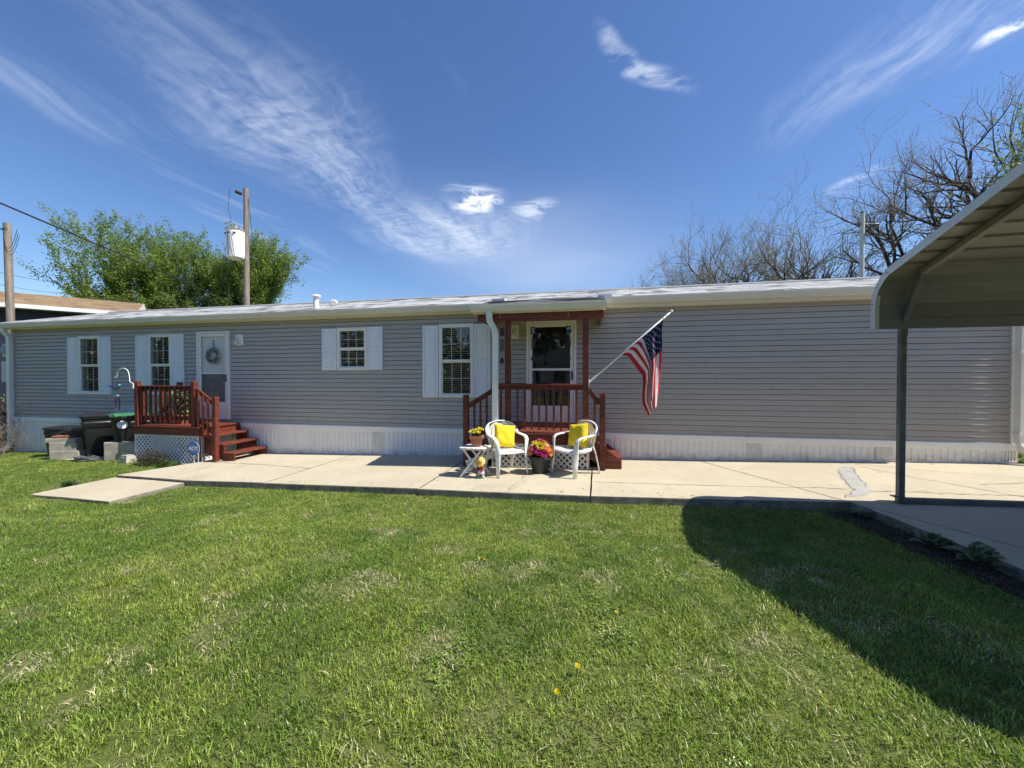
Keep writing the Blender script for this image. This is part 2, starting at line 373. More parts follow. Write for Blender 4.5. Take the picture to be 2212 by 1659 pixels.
def slab(poly, parent, thick=.15, dz=0.):
    """one poured slab with a rounded arris and slightly uneven edge"""
    rnd = random.Random(int(abs(poly[0][0] * 1000)))
    cx = sum(p[0] for p in poly) / len(poly); cy = sum(p[1] for p in poly) / len(poly)
    pts = []
    for i, (x, y) in enumerate(poly):
        x2, y2 = poly[(i + 1) % len(poly)]; L = math.hypot(x2 - x, y2 - y); n = max(1, int(L / .35))
        for k in range(n):
            t = k / n; j = 0 if k == 0 else rnd.uniform(-.006, .004)
            nx, ny = (y2 - y) / L, -(x2 - x) / L
            pts.append((x + (x2 - x) * t + nx * j, y + (y2 - y) * t + ny * j))
    def inset(p, d):
        dx, dy = cx - p[0], cy - p[1]; L = math.hypot(dx, dy); return (p[0] + dx / L * d, p[1] + dy / L * d)
    n = len(pts); r1 = [inset(p, .006) for p in pts]
    vs = [(x, y, gz(x) + dz - thick) for x, y in pts] + [(x, y, gz(x) + dz - .012) for x, y in pts] + [(x, y, gz(x) + dz) for x, y in r1]
    fs = []
    for a in (0, n):
        fs += [(a + i, a + (i + 1) % n, a + n + (i + 1) % n, a + n + i) for i in range(n)]
    fs += [tuple(range(2 * n, 3 * n))]
    return MB().add(vs, fs).build('slab', CONC, parent)
patio = thing('patio', None, None, (-2.5, -1.2, -.07)); patio['kind'] = 'structure'
for p in (P_S1, P_S2, P_S3, P_S4a, P_S4b): slab(p, patio)
walk = thing('path', None, None, (-7.5, -2.9, -.25)); walk['kind'] = 'structure'
slab(P_WALK, walk, .14, -.035)
drive = thing('driveway', None, None, (5, -3, .1)); drive['kind'] = 'structure'
for p in (P_D1, P_D2, P_D3): slab(p, drive, .2)
CRACKM = pm('crack_dirt', (.07, .062, .05), (.11, .10, .08), .95, 20.)
PATCHM = pm('patching_cement', (.40, .385, .34), (.34, .33, .30), .9, 5., bump=.4)
def crack(pts, w, parent, seed=0, rough=.02):
    rnd = random.Random(seed); full = []
    for (x, y), (x2, y2) in zip(pts[:-1], pts[1:]):
        n = max(2, int(math.hypot(x2 - x, y2 - y) / .07))
        for k in range(n):
            t = k / n; full.append((x + (x2 - x) * t + rnd.uniform(-rough, rough), y + (y2 - y) * t + rnd.uniform(-rough, rough)))
    full.append(pts[-1]); vs = []
    for i, (x, y) in enumerate(full):
        a, b = full[max(i - 1, 0)], full[min(i + 1, len(full) - 1)]; L = math.hypot(b[0] - a[0], b[1] - a[1]) or 1
        nx, ny = -(b[1] - a[1]) / L, (b[0] - a[0]) / L; ww = w * rnd.uniform(.35, 1.)
        vs += [(x + nx * ww / 2, y + ny * ww / 2, gz(x) + .004), (x - nx * ww / 2, y - ny * ww / 2, gz(x) + .004)]
    MB().add(vs, [(2 * i, 2 * i + 1, 2 * i + 3, 2 * i + 2) for i in range(len(full) - 1)]).build('crack', CRACKM, parent)
crack([(-7.9, -1.06), (-6.9, -1.12), (-6.2, -1.22), (-5.11, -1.40)], .018, patio, 1)
crack([(-1.02, -1.55), (-1.06, -1.9), (-1.12, -2.2), (-1.10, -2.44)], .008, patio, 2)
crack([(2.73, -1.80), (3.0, -1.75), (3.3, -1.83)], .016, drive, 3)
crack([(3.55, -1.88), (3.9, -1.86), (4.4, -1.92), (4.85, -1.93), (5.6, -1.97)], .016, drive, 4)
crack([(5.0, -1.45), (5.4, -1.35), (6.0, -1.2)], .012, drive, 5)
crack([(3.45, -3.9), (4.0, -3.3), (4.5, -3.1), (4.65, -2.85), (5.2, -2.6)], .012, drive, 6)
crack([(4.3, -.25), (5.2, -.75), (6.3, -1.25)], .01, drive, 7, .004)
crack([(3.59, -1.70), (3.75, -1.3), (3.93, -.9), (4.10, -.5)], .010, drive, 8)
crack([(3.05, -2.2), (3.33, -1.86), (3.55, -1.3), (3.78, -.72)], .012, drive, 9)
def patch(pts, parent):
    rnd = random.Random(5); full = []
    for i, (x, y) in enumerate(pts):
        x2, y2 = pts[(i + 1) % len(pts)]; n = max(2, int(math.hypot(x2 - x, y2 - y) / .06))
        full += [(x + (x2 - x) * k / n + rnd.uniform(-.02, .02), y + (y2 - y) * k / n + rnd.uniform(-.02, .02)) for k in range(n)]
    vs = [(x, y, gz(x) + .003) for x, y in full]
    MB().add(vs, [tuple(range(len(vs)))]).build('repair_patch', PATCHM, parent)
patch([(3.785, -.69), (4.02, -.40), (4.15, -.45), (3.93, -.88), (3.77, -1.3), (3.59, -1.71), (3.54, -1.89), (3.30, -2.11), (3.05, -2.20), (3.33, -1.86), (3.52, -1.3)], drive)
patch([(5.0, -1.98), (5.3, -1.72), (5.9, -1.9), (6.3, -2.3), (5.6, -2.25)], drive)
# bark mulch along the driveway edge
MULCH = pm('mulch', (.045, .032, .022), (.025, .018, .013), .95, 14., bump=1., bscale=40)
mp_ = [(2.62, -2.50), (2.99, -2.44), (3.04, -2.62), (3.21, -4.0), (3.5, -6.3), (3.2, -6.3), (2.98, -4.2), (2.80, -2.95)]
MB().prism(mp_, lambda x, y: lawn_z(x, y) - .08, lambda x, y: max(lawn_z(x, y), gz(x) - .13) + .012).build('mulch_bed', MULCH)
bpy.data.objects['mulch_bed']['kind'] = 'structure'
def mulch_chips():
    rnd = random.Random(9); mb = MB()
    for _ in range(900):
        t = rnd.random(); y = -2.5 - 3.7 * t; x = (2.88 + .45 * t) + rnd.uniform(-.16, .13) * (1 - .35 * t)
        L = rnd.uniform(.015, .05)
        M = Matrix.Translation((x, y, max(lawn_z(x, y), gz(x) - .13) + .018)) @ Euler((rnd.uniform(-.5, .5), rnd.uniform(-.5, .5), rnd.uniform(0, 6.3))).to_matrix().to_4x4()
        mb.box(-L, L, -.007, .007, -.004, .004, 0, M)
    tag(mb.build('mulch_chips', pm('bark_chip', (.10, .07, .05), (.04, .03, .022), .9, 30.)), 'dark bark mulch chips strewn along the driveway edge', 'mulch', kind='stuff')
mulch_chips()

# ------------------------------------------------------------------ grass blades
def inpoly(px, py, poly):
    c = np.zeros(px.shape, bool); n = len(poly); j = n - 1
    for i in range(n):
        xi, yi = poly[i]; xj, yj = poly[j]
        c ^= ((yi > py) != (yj > py)) & (px < (xj - xi) * (py - yi) / (yj - yi + 1e-12) + xi); j = i
    return c
def vnoise(x, y, seed, s):
    """smooth value noise on numpy arrays"""
    rs = np.random.RandomState(seed); g = rs.rand(64, 64); x = x * s + 31.7; y = y * s + 17.3
    i = np.floor(x).astype(int); j = np.floor(y).astype(int); fx = x - i; fy = y - j; fx = fx * fx * (3 - 2 * fx); fy = fy * fy * (3 - 2 * fy)
    q = lambda a, b: g[a % 64, b % 64]
    return (q(i, j) * (1 - fx) + q(i + 1, j) * fx) * (1 - fy) + (q(i, j + 1) * (1 - fx) + q(i + 1, j + 1) * fx) * fy
def grass_mat(name, ca, cb, cc, trans):
    m = bpy.data.materials.new(name); m.use_nodes = True; T = NT(m.node_tree); MATS[name] = m
    pos = T.n('ShaderNodeNewGeometry'); oi = T.n('ShaderNodeObjectInfo').outputs['Random']
    P = pos.outputs['Position']
    col = T.mix(T.rng(T.noise(P, 1.6, 4, .6), .36, .64), ca, cb)
    col = T.mix(T.rng(oi, .35, 1., 0, .75), col, cc)
    v = T.rng(pos.outputs['Random Per Island'], 0, 1, .38, 1.62, False); v = T.math('MULTIPLY', v, T.rng(T.n('ShaderNodeMath', {0: oi, 1: 7.31}, operation='FRACT').outputs[0] if False else T.math('FRACT', T.math('MULTIPLY', oi, 7.31)), 0, 1, .78, 1.22, False))
    col = T.n('ShaderNodeVectorMath', {0: col, 'Scale': v}, operation='SCALE').outputs[0]
    d = T.n('ShaderNodeBsdfPrincipled', {'Base Color': col, 'Roughness': .38, 'Specular IOR Level': .5}).outputs[0]
    t = T.n('ShaderNodeBsdfTranslucent', {'Color': col}).outputs[0]
    T.n('ShaderNodeOutputMaterial', {0: T.n('ShaderNodeMixShader', {0: trans, 1: d, 2: t}).outputs[0]}); return m
GR1 = grass_mat('grass_green', (.205, .300, .044), (.275, .360, .060), (.380, .405, .100), .42)
GR2 = grass_mat('grass_deep', (.145, .245, .038), (.190, .285, .046), (.235, .310, .060), .42)
GR3 = grass_mat('grass_straw', (.50, .42, .25), (.38, .32, .18), (.56, .49, .32), .2)
def make_grass():
    rnd = random.Random(3); col = bpy.data.collections.new('grass_clumps')
    def clump(nm, mat, n, rad, hmin, hmax, wid, lean):
        vs = []; fs = []
        for _ in range(n):
            a = rnd.uniform(0, 6.283); r = rad * math.sqrt(rnd.random()); bx, by = r * math.cos(a), r * math.sin(a)
            h = rnd.uniform(hmin, hmax); w = wid * rnd.uniform(.7, 1.25); d = rnd.uniform(0, 6.283); l = h * rnd.uniform(.15, lean)
            fx, fy = math.cos(d), math.sin(d); sx, sy = -fy * w / 2, fx * w / 2; o = len(vs)
            vs += [(bx - sx, by - sy, -.012), (bx + sx, by + sy, -.012), (bx + fx * l * .3 + sx * .9, by + fy * l * .3 + sy * .9, h * .55), (bx + fx * l * .3 - sx * .9, by + fy * l * .3 - sy * .9, h * .55), (bx + fx * l, by + fy * l, h)]
            fs += [(o, o + 1, o + 2, o + 3), (o + 3, o + 2, o + 4)]
        me = bpy.data.meshes.new(nm); me.from_pydata(vs, [], fs); me.materials.append(mat)
        ob = bpy.data.objects.new(nm, me); col.objects.link(ob)
    for k in range(4): clump('a%d_green' % k, GR1, 28, .064, .012, .031, .0033, 1.4)
    for k in range(3): clump('b%d_deep' % k, GR2, 28, .060, .014, .037, .0033, 1.2)
    for k in range(2): clump('c%d_straw' % k, GR3, 16, .070, .006, .030, .0032, 2.4)
    def clover(nm, mat):
        vs = []; fs = []
        for _ in range(13):
            a = rnd.uniform(0, 6.283); r = .05 * math.sqrt(rnd.random()); bx, by, bz = r * math.cos(a), r * math.sin(a), rnd.uniform(.012, .03)
            for k in range(3):
                t = a + 2.094 * k; L = rnd.uniform(.0045, .0075); o = len(vs); c, s = math.cos(t), math.sin(t); w = L * .75
                vs += [(bx, by, bz), (bx + c * L * .7 - s * w, by + s * L * .7 + c * w, bz + .003), (bx + c * L * 1.5, by + s * L * 1.5, bz), (bx + c * L * .7 + s * w, by + s * L * .7 - c * w, bz + .003)]; fs.append((o, o + 1, o + 2, o + 3))
        me = bpy.data.meshes.new(nm); me.from_pydata(vs, [], fs); me.materials.append(mat); col.objects.link(bpy.data.objects.new(nm, me))
    clover('d0_clover', GR1); clover('d1_clover', GR2)
    rs = np.random.RandomState(11); N = 175000
    x = rs.uniform(-17.5, 3.1, N); y = rs.uniform(-8.2, -.35, N)
    d = np.hypot(x - 0, y + 7.6); fwd = (-(x) * math.sin(R(11.56)) + (y + 7.6) * math.cos(R(11.56)))
    dens = np.interp(d, [0, 3, 5, 8, 12, 18], [720, 640, 480, 330, 230, 150]) * np.where(fwd < -.3, .25, 1.)
    keep = rs.rand(N) < dens / (N / (20.6 * 7.85))
    for p in SLABS + [mp_, [(-12.7, -1.03), (-9.9, -1.06), (-9.9, 0), (-12.7, 0)], [(-9.85, -1.0), (-7.9, -1.0), (-7.9, 0), (-9.85, 0)]]: keep &= ~inpoly(x, y, p)
    keep &= ~((y > -2.46) & (x > -8.0)); keep &= ~((y > -.9) & (x > -9.9))
    dry = vnoise(x, y, 1, 2.3) * .5 + vnoise(x, y, 2, 6.) * .5
    dryb = np.exp(-((x - .2) ** 2 / 3.2 + (y + 4.9) ** 2 / 2.6)) * .11
    isdry = ((dry + dryb) > .755) | (rs.rand(N) < .03)
    keep &= ~(((dry + dryb) > .82) & (rs.rand(N) < .35))
    x = x[keep]; y = y[keep]; d = d[keep]; isdry = isdry[keep]; n = len(x)
    z = np.array([lawn_z(a, b) for a, b in zip(x, y)])
    deep = (vnoise(x, y, 5, 1.5) * .6 + vnoise(x, y, 6, 4.) * .4)
    idx = np.where(deep > .54 + .22 * (rs.rand(n) - .5), 4 + rs.randint(0, 3, n), rs.randint(0, 4, n))
    idx = np.where(isdry & (rs.rand(n) < .6), 7 + rs.randint(0, 2, n), idx)
    wd = vnoise(x, y, 14, 2.6); idx = np.where((wd > .80) & (rs.rand(n) < .4) & (idx < 7), 9 + rs.randint(0, 2, n), idx)
    hv = .62 + .42 * vnoise(x, y, 8, 3.1) + .35 * (vnoise(x, y, 9, 9.) > .80)
    scl = np.stack([rs.uniform(.85, 1.2, n)] * 2 + [hv * rs.uniform(.8, 1.2, n)], 1); scl[:, :2] *= np.interp(d, [4, 12], [1., 1.35])[:, None]
    rot = np.stack([rs.normal(0, .13, n), rs.normal(0, .13, n), rs.uniform(0, 6.283, n)], 1)
    me = bpy.data.meshes.new('grass'); me.vertices.add(n)
    me.vertices.foreach_set('co', np.stack([x, y, z], 1).astype(np.float32).ravel())
    for nm, typ, dat, key in (('rot', 'FLOAT_VECTOR', rot, 'vector'), ('scl', 'FLOAT_VECTOR', scl, 'vector'), ('pick', 'INT', idx, 'value')):
        at = me.attributes.new(nm, typ, 'POINT')
        at.data.foreach_set(key, np.ascontiguousarray(dat, np.int32 if typ == 'INT' else np.float32).ravel())
    ob = bpy.data.objects.new('grass', me); C.objects.link(ob)
    ng = bpy.data.node_groups.new('grass_scatter', 'GeometryNodeTree')
    ng.interface.new_socket('Geometry', in_out='INPUT', socket_type='NodeSocketGeometry'); ng.interface.new_socket('Geometry', in_out='OUTPUT', socket_type='NodeSocketGeometry')
    N_ = ng.nodes; L = ng.links
    gi = N_.new('NodeGroupInput'); go = N_.new('NodeGroupOutput'); ip = N_.new('GeometryNodeInstanceOnPoints')
    ci = N_.new('GeometryNodeCollectionInfo'); ci.inputs['Collection'].default_value = col; ci.inputs['Separate Children'].default_value = True; ci.inputs['Reset Children'].default_value = True
    def na(nm, t):
        a = N_.new('GeometryNodeInputNamedAttribute'); a.data_type = t; a.inputs['Name'].default_value = nm; return a.outputs[0]
    L.new(gi.outputs[0], ip.inputs['Points']); L.new(ci.outputs[0], ip.inputs['Instance']); ip.inputs['Pick Instance'].default_value = True
    L.new(na('pick', 'INT'), ip.inputs['Instance Index']); L.new(na('scl', 'FLOAT_VECTOR'), ip.inputs['Scale'])
    e2r = N_.new('FunctionNodeEulerToRotation'); L.new(na('rot', 'FLOAT_VECTOR'), e2r.inputs[0]); L.new(e2r.outputs[0], ip.inputs['Rotation'])
    L.new(ip.outputs[0], go.inputs[0])
    md = ob.modifiers.new('scatter', 'NODES'); md.node_group = ng
    tag(ob, 'short mown green lawn grass with straw-coloured dry patches', 'grass', kind='stuff')
make_grass()
# ------------------------------------------------------------------ the mobile home
HX0, HX1, HY1 = -15.50, 6.62, 4.85
ZS, ZT = .465, 2.862
home = thing('mobile_home', 'long single-storey mobile home with grey lap siding, white skirting and pale shutters', 'house', (-4.4, 2.4, -.1))
WIN = [(-13.082, -12.336, 1.105, 2.618), (-10.78, -10.049, 1.10, 2.612), (-5.494, -4.754, 1.70, 2.631), (-3.104, -2.344, 1.12, 2.643)]
DOOR1 = (-9.288, -8.357, .584, 2.635); DOOR2 = (-1.254, -.275, .676, 2.643)
OPEN = [(a + .02, b - .02, c + .02, d - .02) for a, b, c, d in WIN + [DOOR1, DOOR2]]
def house_shell():
    core = pm('sheathing', (.2, .2, .21), None, .8)
    MB().box(HX0 + .02, HX1 - .02, .14, HY1, -.05, 2.95).build('wall_core', core, home)
    # end walls and back wall carry the same lap profile
    for nm, x, sg in (('end_wall', HX1, 1), ('end_wall', HX0, -1)):
        mb = MB(); n = 25; h = (ZT - ZS) / n
        for i in range(n):
            z = ZS + i * h; a, b = x + sg * .013, x
            vs = [(a, .0, z), (a, HY1 + .05, z), (b, .0, z), (b, HY1 + .05, z), (x + sg * .001, .0, z + h), (x + sg * .001, HY1 + .05, z + h)]
            mb.add(vs, [(0, 1, 3, 2), (0, 1, 5, 4)])
        mb.box(min(x, x - sg * .02), max(x, x - sg * .02), .0, HY1 + .05, -.5, 3.6 if 0 else ZT)
        vs = [(x, -.1, ZT), (x, HY1 + .15, ZT), (x, 2.4, 3.60)]; mb.add(vs, [(0, 1, 2)])
        mb.build(nm, SIDING, home)
    mb = MB(); mb.box(HX0, HX1, HY1 + .02, HY1 + .05, -.4, ZT); mb.build('back_wall', SIDING, home)
def board_mesh(a, b, z0, h, dy, zlo=None, zhi=None):
    """lap board; the face leans out towards its lower lip; zlo/zhi trim it around an opening"""
    yb, yt = -.026 + dy, -.010 + dy; zt = z0 + h + .004
    if zlo is None and zhi is None:
        return MB().extr([(.02, z0 + .003), (yb + .002, z0), (yb, z0 + .005), (yt, zt - .0135), (.006, zt - .008), (.02, zt)], a, b)
    lo = max(zlo if zlo is not None else z0, z0); hi = min(zhi if zhi is not None else zt, zt); f = lambda z: yb + (yt - yb) * max(0, (z - z0 - .006)) / (h - .001)
    return MB().extr([(0, lo), (f(lo), lo), (f(hi), hi), (0, hi)], a, b)
def siding():
    rnd = random.Random(21); n = 25; h = (ZT - ZS) / n; offs = 0
    for i in range(n):
        z0 = ZS + i * h
        if i % 2 == 0: offs = rnd.choice([0, .9, 1.8, 2.7]) + rnd.uniform(-.2, .2)
        cuts = [HX0 + .03]; x = HX0 + 1.2 + offs
        while x < HX1 - .6: cuts.append(x); x += 3.66
        cuts.append(HX1 - .03)
        for k, (a, b) in enumerate(zip(cuts[:-1], cuts[1:])):
            segs = [(a, b - (.0025 if b < HX1 - .1 else 0))]
            for (oa, ob, oz0, oz1) in OPEN:
                if z0 + h > oz0 + .01 and z0 < oz1 - .01:
                    new = []
                    for (p, q) in segs:
                        if ob <= p or oa >= q: new.append((p, q))
                        else:
                            if oa - p > .01: new.append((p, oa))
                            if q - ob > .01: new.append((ob, q))
                    segs = new
            for (oa, ob, oz0, oz1) in OPEN:
                if z0 + h > oz0 + .01 and z0 < oz1 - .01:
                    p, q = max(a, oa), min(b, ob)
                    if q - p > .01:
                        if z0 + h - oz1 > .004: board_mesh(p, q, z0, h, -.0016 * (k % 2), oz1, None).build('siding_board', SIDING, home)
                        if oz0 - z0 > .004: board_mesh(p, q, z0, h, -.0016 * (k % 2), None, oz0).build('siding_board', SIDING, home)
            for (p, q) in segs: board_mesh(p, q, z0 + rnd.uniform(-.0008, .0008), h, -.0016 * (k % 2) + rnd.uniform(-.001, .0005)).build('siding_board', SIDING, home)
def corner_posts():
    MB().box(HX0 - .025, HX0 + .055, -.042, .06, ZS - .02, ZT, .006).build('corner_post', TRIMW, home)
    MB().box(HX1 - .075, HX1 + .025, -.042, .06, ZS - .02, ZT, .006).build('corner_post', TRIMW, home)
def skirting():
    # unit-high fluted panel, shared; each stands on the ground
    pw = .406; prof = []; nf = 4; w = pw / nf
    for k in range(nf):
        x = k * w
        prof += [(x, -.030), (x + .062, -.030), (x + .068, -.018), (x + w - .006, -.018)]
    prof.append((pw, -.030))
    vs = [(x, y, 0) for x, y in prof] + [(x, y, 1) for x, y in prof]; n = len(prof)
    proto = None; i = 0; x = HX0 + .02
    while x < HX1 - .05:
        zb = min(gz(x), gz(x + pw)) - .02; sx = min(pw, HX1 - .01 - x) / pw
        if proto is None: o = proto = MB().add(vs, [(k, k + 1, n + k + 1, n + k) for k in range(n - 1)]).build('skirt_panel', SKIRT, home)
        else: o = dup(proto, home)
        o.location = (x, -.002 * (i % 2), zb); o.scale = (sx, 1, ZS - .09 - zb); x += pw; i += 1
    VENTM = pm('skirt_vent', (.74, .72, .67), None, .5)
    for vx in (-4.62, 2.75, 4.72):
        mb = MB(); z0 = gz(vx) + .06; z1 = ZS - .115
        for k in range(4): mb.box(vx + k * .06, vx + k * .06 + .045, -.0375, -.0345, z0, z1)
        mb.box(vx - .015, vx + .24, -.0345, -.031, z0 - .01, z1 + .008)
        mb.build('skirt_vent', VENTM, home)
    cuts = [HX0 - .01, -11.9, -8.3, -6.35, -2.63, 1.0, 3.9, HX1 + .02]
    for k, (a, b) in enumerate(zip(cuts[:-1], cuts[1:])):
        d = .003 * (k % 2)
        MB().extr([(-.002, ZS + .012), (-.046 - d, ZS + .008), (-.050 - d, ZS - .004), (-.050 - d, ZS - .095), (-.044 - d, ZS - .103), (-.002, ZS - .103)], a, b + .01).build('skirt_trim', SKIRT, home)
    x = HX0
    while x < HX1:
        b = min(x + 3.0, HX1 + .01); za, zb = gz(x), gz(b)
        vs = [(x, -.040, za - .03), (b, -.040, zb - .03), (b, -.040, zb + .035), (x, -.040, za + .035), (x, -.003, za - .03), (b, -.003, zb - .03), (b, -.003, zb + .038), (x, -.003, za + .038)]
        MB().add(vs, [(0, 1, 2, 3), (3, 2, 6, 7), (0, 3, 7, 4), (1, 5, 6, 2), (0, 4, 5, 1)]).build('skirt_rail', SKIRT, home); x = b
    for ex, sg in ((HX1, 1), (HX0, -1)):
        MB().box(min(ex, ex + sg * .03), max(ex, ex + sg * .03), -.02, HY1, -.55, ZS).build('skirt_end', SKIRT, home)
def window(x0, x1, z0, z1):
    cw = .052; zm = z0 + (z1 - z0) * .49
    mb = MB()
    mb.box(x0, x1, -.052, .10, z1 - cw, z1, .006); mb.box(x0, x1, -.056, .10, z0, z0 + cw, .006)
    mb.box(x0, x0 + cw, -.050, .098, z0 + cw, z1 - cw); mb.box(x1 - cw, x1, -.050, .098, z0 + cw, z1 - cw)
    w = mb.build('window', WHITE, home)
    s = .026
    for (a, b, y) in ((zm, z1 - cw, -.034), (z0 + cw, zm, -.016)):
        m = MB(); X0, X1 = x0 + cw, x1 - cw
        m.box(X0, X0 + s, y - .012, y + .012, a, b); m.box(X1 - s, X1, y - .012, y + .012, a, b)
        m.box(X0 + s, X1 - s, y - .013, y + .012, b - s, b); m.box(X0 + s, X1 - s, y - .013, y + .012, a, a + s * (1.2 if y > -.03 else 1.5))
        m.build('sash', WHITE, w)
        g = MB(); A0, A1, B0, B1 = X0 + s, X1 - s, a + s, b - s
        for t in (1 / 3, 2 / 3): g.box(A0 + (A1 - A0) * t - .006, A0 + (A1 - A0) * t + .006, y + .002, y + .008, B0, B1)
        g.box(A0, A1, y + .0015, y + .0085, (B0 + B1) / 2 - .006, (B0 + B1) / 2 + .006)
        g.build('grille', WHITE, w)
        MB().add([(A0, y, B0), (A1, y, B0), (A1, y, B1), (A0, y, B1)], [(0, 1, 2, 3)]).build('pane', GLASS, w)
    bl = MB(); z = z0 + cw + .02
    while z < z1 - cw:
        M = Matrix.Translation(((x0 + x1) / 2, .045, z)) @ Matrix.Rotation(R(-24), 4, 'X')
        bl.box(-(x1 - x0) / 2 + cw + .005, (x1 - x0) / 2 - cw - .005, -.021, .021, -.001, .001, 0, M); z += .040
    tag(bl.build('blind', BLIND, w), kind='stuff')
    MB().box(x0 + .01, x1 - .01, .102, .132, z0 + .01, z1 - .01).build('interior', DARKIN, w)
def shutter(x0, x1, z0, z1):
    mb = MB(); mb.box(x0, x1, -.050, -.020, z0, z1, .004); st = .042; zm = (z0 + z1) / 2 - .01
    mb.box(x0 + .001, x0 + st, -.060, -.046, z0 + .001, z1 - .001, .003); mb.box(x1 - st, x1 - .001, -.060, -.046, z0 + .001, z1 - .001, .003)
    for a, b in ((z0 + .002, z0 + .052), (zm - .035, zm + .035), (z1 - .052, z1 - .002)): mb.box(x0 + st, x1 - st, -.0595, -.046, a, b, .003)
    for a, b in ((z0 + .052, zm - .035), (zm + .035, z1 - .052)): mb.box(x0 + st + .022, x1 - st - .022, -.058, -.046, a + .022, b - .022, .007)
    mb.build('shutter', SHUT, home)
def storm_door(x0, x1, z0, z1, dark, handle_right=True):
    cw = .045; mb = MB()
    mb.box(x0, x0 + cw, -.060, .12, z0, z1, .005); mb.box(x1 - cw, x1, -.060, .12, z0, z1, .005); mb.box(x0 + cw, x1 - cw, -.058, .12, z1 - cw, z1, .005)
    mb.box(x0 - .01, x1 + .01, -.075, .12, z0 - .035, z0 + .012, .004)
    d = mb.build('door', WHITE, home)
    X0, X1, Z0, Z1 = x0 + cw + .004, x1 - cw - .004, z0 + .016, z1 - cw - .004; st = .068; zmid = Z0 + (Z1 - Z0) * .525; zk = Z0 + (Z1 - Z0) * (.18 if not dark else .15)
    f = MB(); y0, y1 = -.048, -.018
    f.box(X0, X0 + st, y0, y1, Z0, Z1, .004); f.box(X1 - st, X1, y0, y1, Z0, Z1, .004)
    f.box(X0 + st, X1 - st, y0 + .001, y1, Z1 - st, Z1, .004); f.box(X0 + st, X1 - st, y0 + .001, y1, zmid - .022, zmid + .022, .004)
    f.box(X0 + st, X1 - st, y0 + .004, y1, Z0, zk)
    f.box(X0 + st + .03, X1 - st - .03, y0 + .001, y0 + .006, Z0 + .04, zk - .04, .003)
    f.build('storm_frame', WHITE, d)
    for a, b in ((zmid + .022, Z1 - st), (zk, zmid - .022)):
        MB().add([(X0 + st, -.03, a), (X1 - st, -.03, a), (X1 - st, -.03, b), (X0 + st, -.03, b)], [(0, 1, 2, 3)]).build('pane', GLASS if dark else CLEARG, d)
    if dark:
        MB().box(x0 + cw, x1 - cw, .122, .138, z0, z1 - cw).build('interior', DARKIN, d)
        cm = MB(); cm.box(X0 + st - .01, X0 + st + .05, .04, .06, zk, zmid - .05); cm.build('curtain', pm('grey_curtain', (.16, .16, .15)), d)
    else:
        mb = MB(); mb.box(x0 + cw, x1 - cw, -.004, .066, z0, z1 - cw)
        for (a, b, c_, e) in ((.12, .42, .09, .40), (.58, .88, .09, .40), (.12, .42, .45, .62), (.58, .88, .45, .62), (.12, .88, .68, .93)):
            xa, xb = x0 + cw + (x1 - x0 - 2 * cw) * a, x0 + cw + (x1 - x0 - 2 * cw) * b; za, zb = z0 + (z1 - z0) * c_, z0 + (z1 - z0) * e
            mb.box(xa, xb, -.010, -.002, za, zb, .005)
        mb.build('inner_door', WHITE, d)
        MB().add([(X0 + st, -.022, zk), (X1 - st, -.022, zk), (X1 - st, -.022, zmid - .022), (X0 + st, -.022, zmid - .022)], [(0, 1, 2, 3)]).build('insect_screen', SCREEN, d)
    hx = X1 - st * .5 if handle_right else X0 + st * .5; hz = zmid - .12
    h = MB(); h.box(hx - .016, hx + .016, y0 - .008, y0 + .002, hz - .09, hz + .09, .004)
    h.tube([(hx, y0, hz + .06), (hx, y0 - .045, hz + .055), (hx - .004, y0 - .05, hz), (hx, y0 - .045, hz - .055), (hx, y0, hz - .06)], .008, 6)
    h.build('handle', BLACKM, d, smooth=False)
def screen_mat():
    m = bpy.data.materials.new('screen_mesh'); m.use_nodes = True; T = NT(m.node_tree)
    t = T.n('ShaderNodeBsdfTransparent').outputs[0]; d = T.n('ShaderNodeBsdfDiffuse', {'Color': (.06, .065, .07, 1)}).outputs[0]
    T.n('ShaderNodeOutputMaterial', {0: T.n('ShaderNodeMixShader', {0: .55, 1: t, 2: d}).outputs[0]}); return m
SCREEN = screen_mat()
def wall_light(x0, x1, z0, z1, m2):
    l = MB().box(x0, x1, -.050, -.020, z0, z1, .006).build('wall_light', m2, home)
    cx, cz = (x0 + x1) / 2 - .02, (z0 + z1) / 2
    b = MB(); b.lathe([(.0, .03), (.045, .028), (.05, .0), (.03, -.015)], 12, (0, 0, 0), Matrix.Translation((cx, -.055, cz + .02)) @ Matrix.Rotation(R(90), 4, 'X'))
    b.tube([(cx, -.05, cz + .03), (cx, -.10, cz + .03), (cx, -.115, cz + .0)], .016, 8)
    b.build('lamp_bracket', m2, l, smooth=True, sharp=40)
    j = MB().lathe([(.022, .0), (.042, -.012), (.044, -.07), (.032, -.1), (.01, -.108)], 14, (cx, -.115, cz + .0)); j.build('jar_shade', pm('frosted_jar', (.62, .62, .58), None, .2, coat=.4), l, smooth=True)
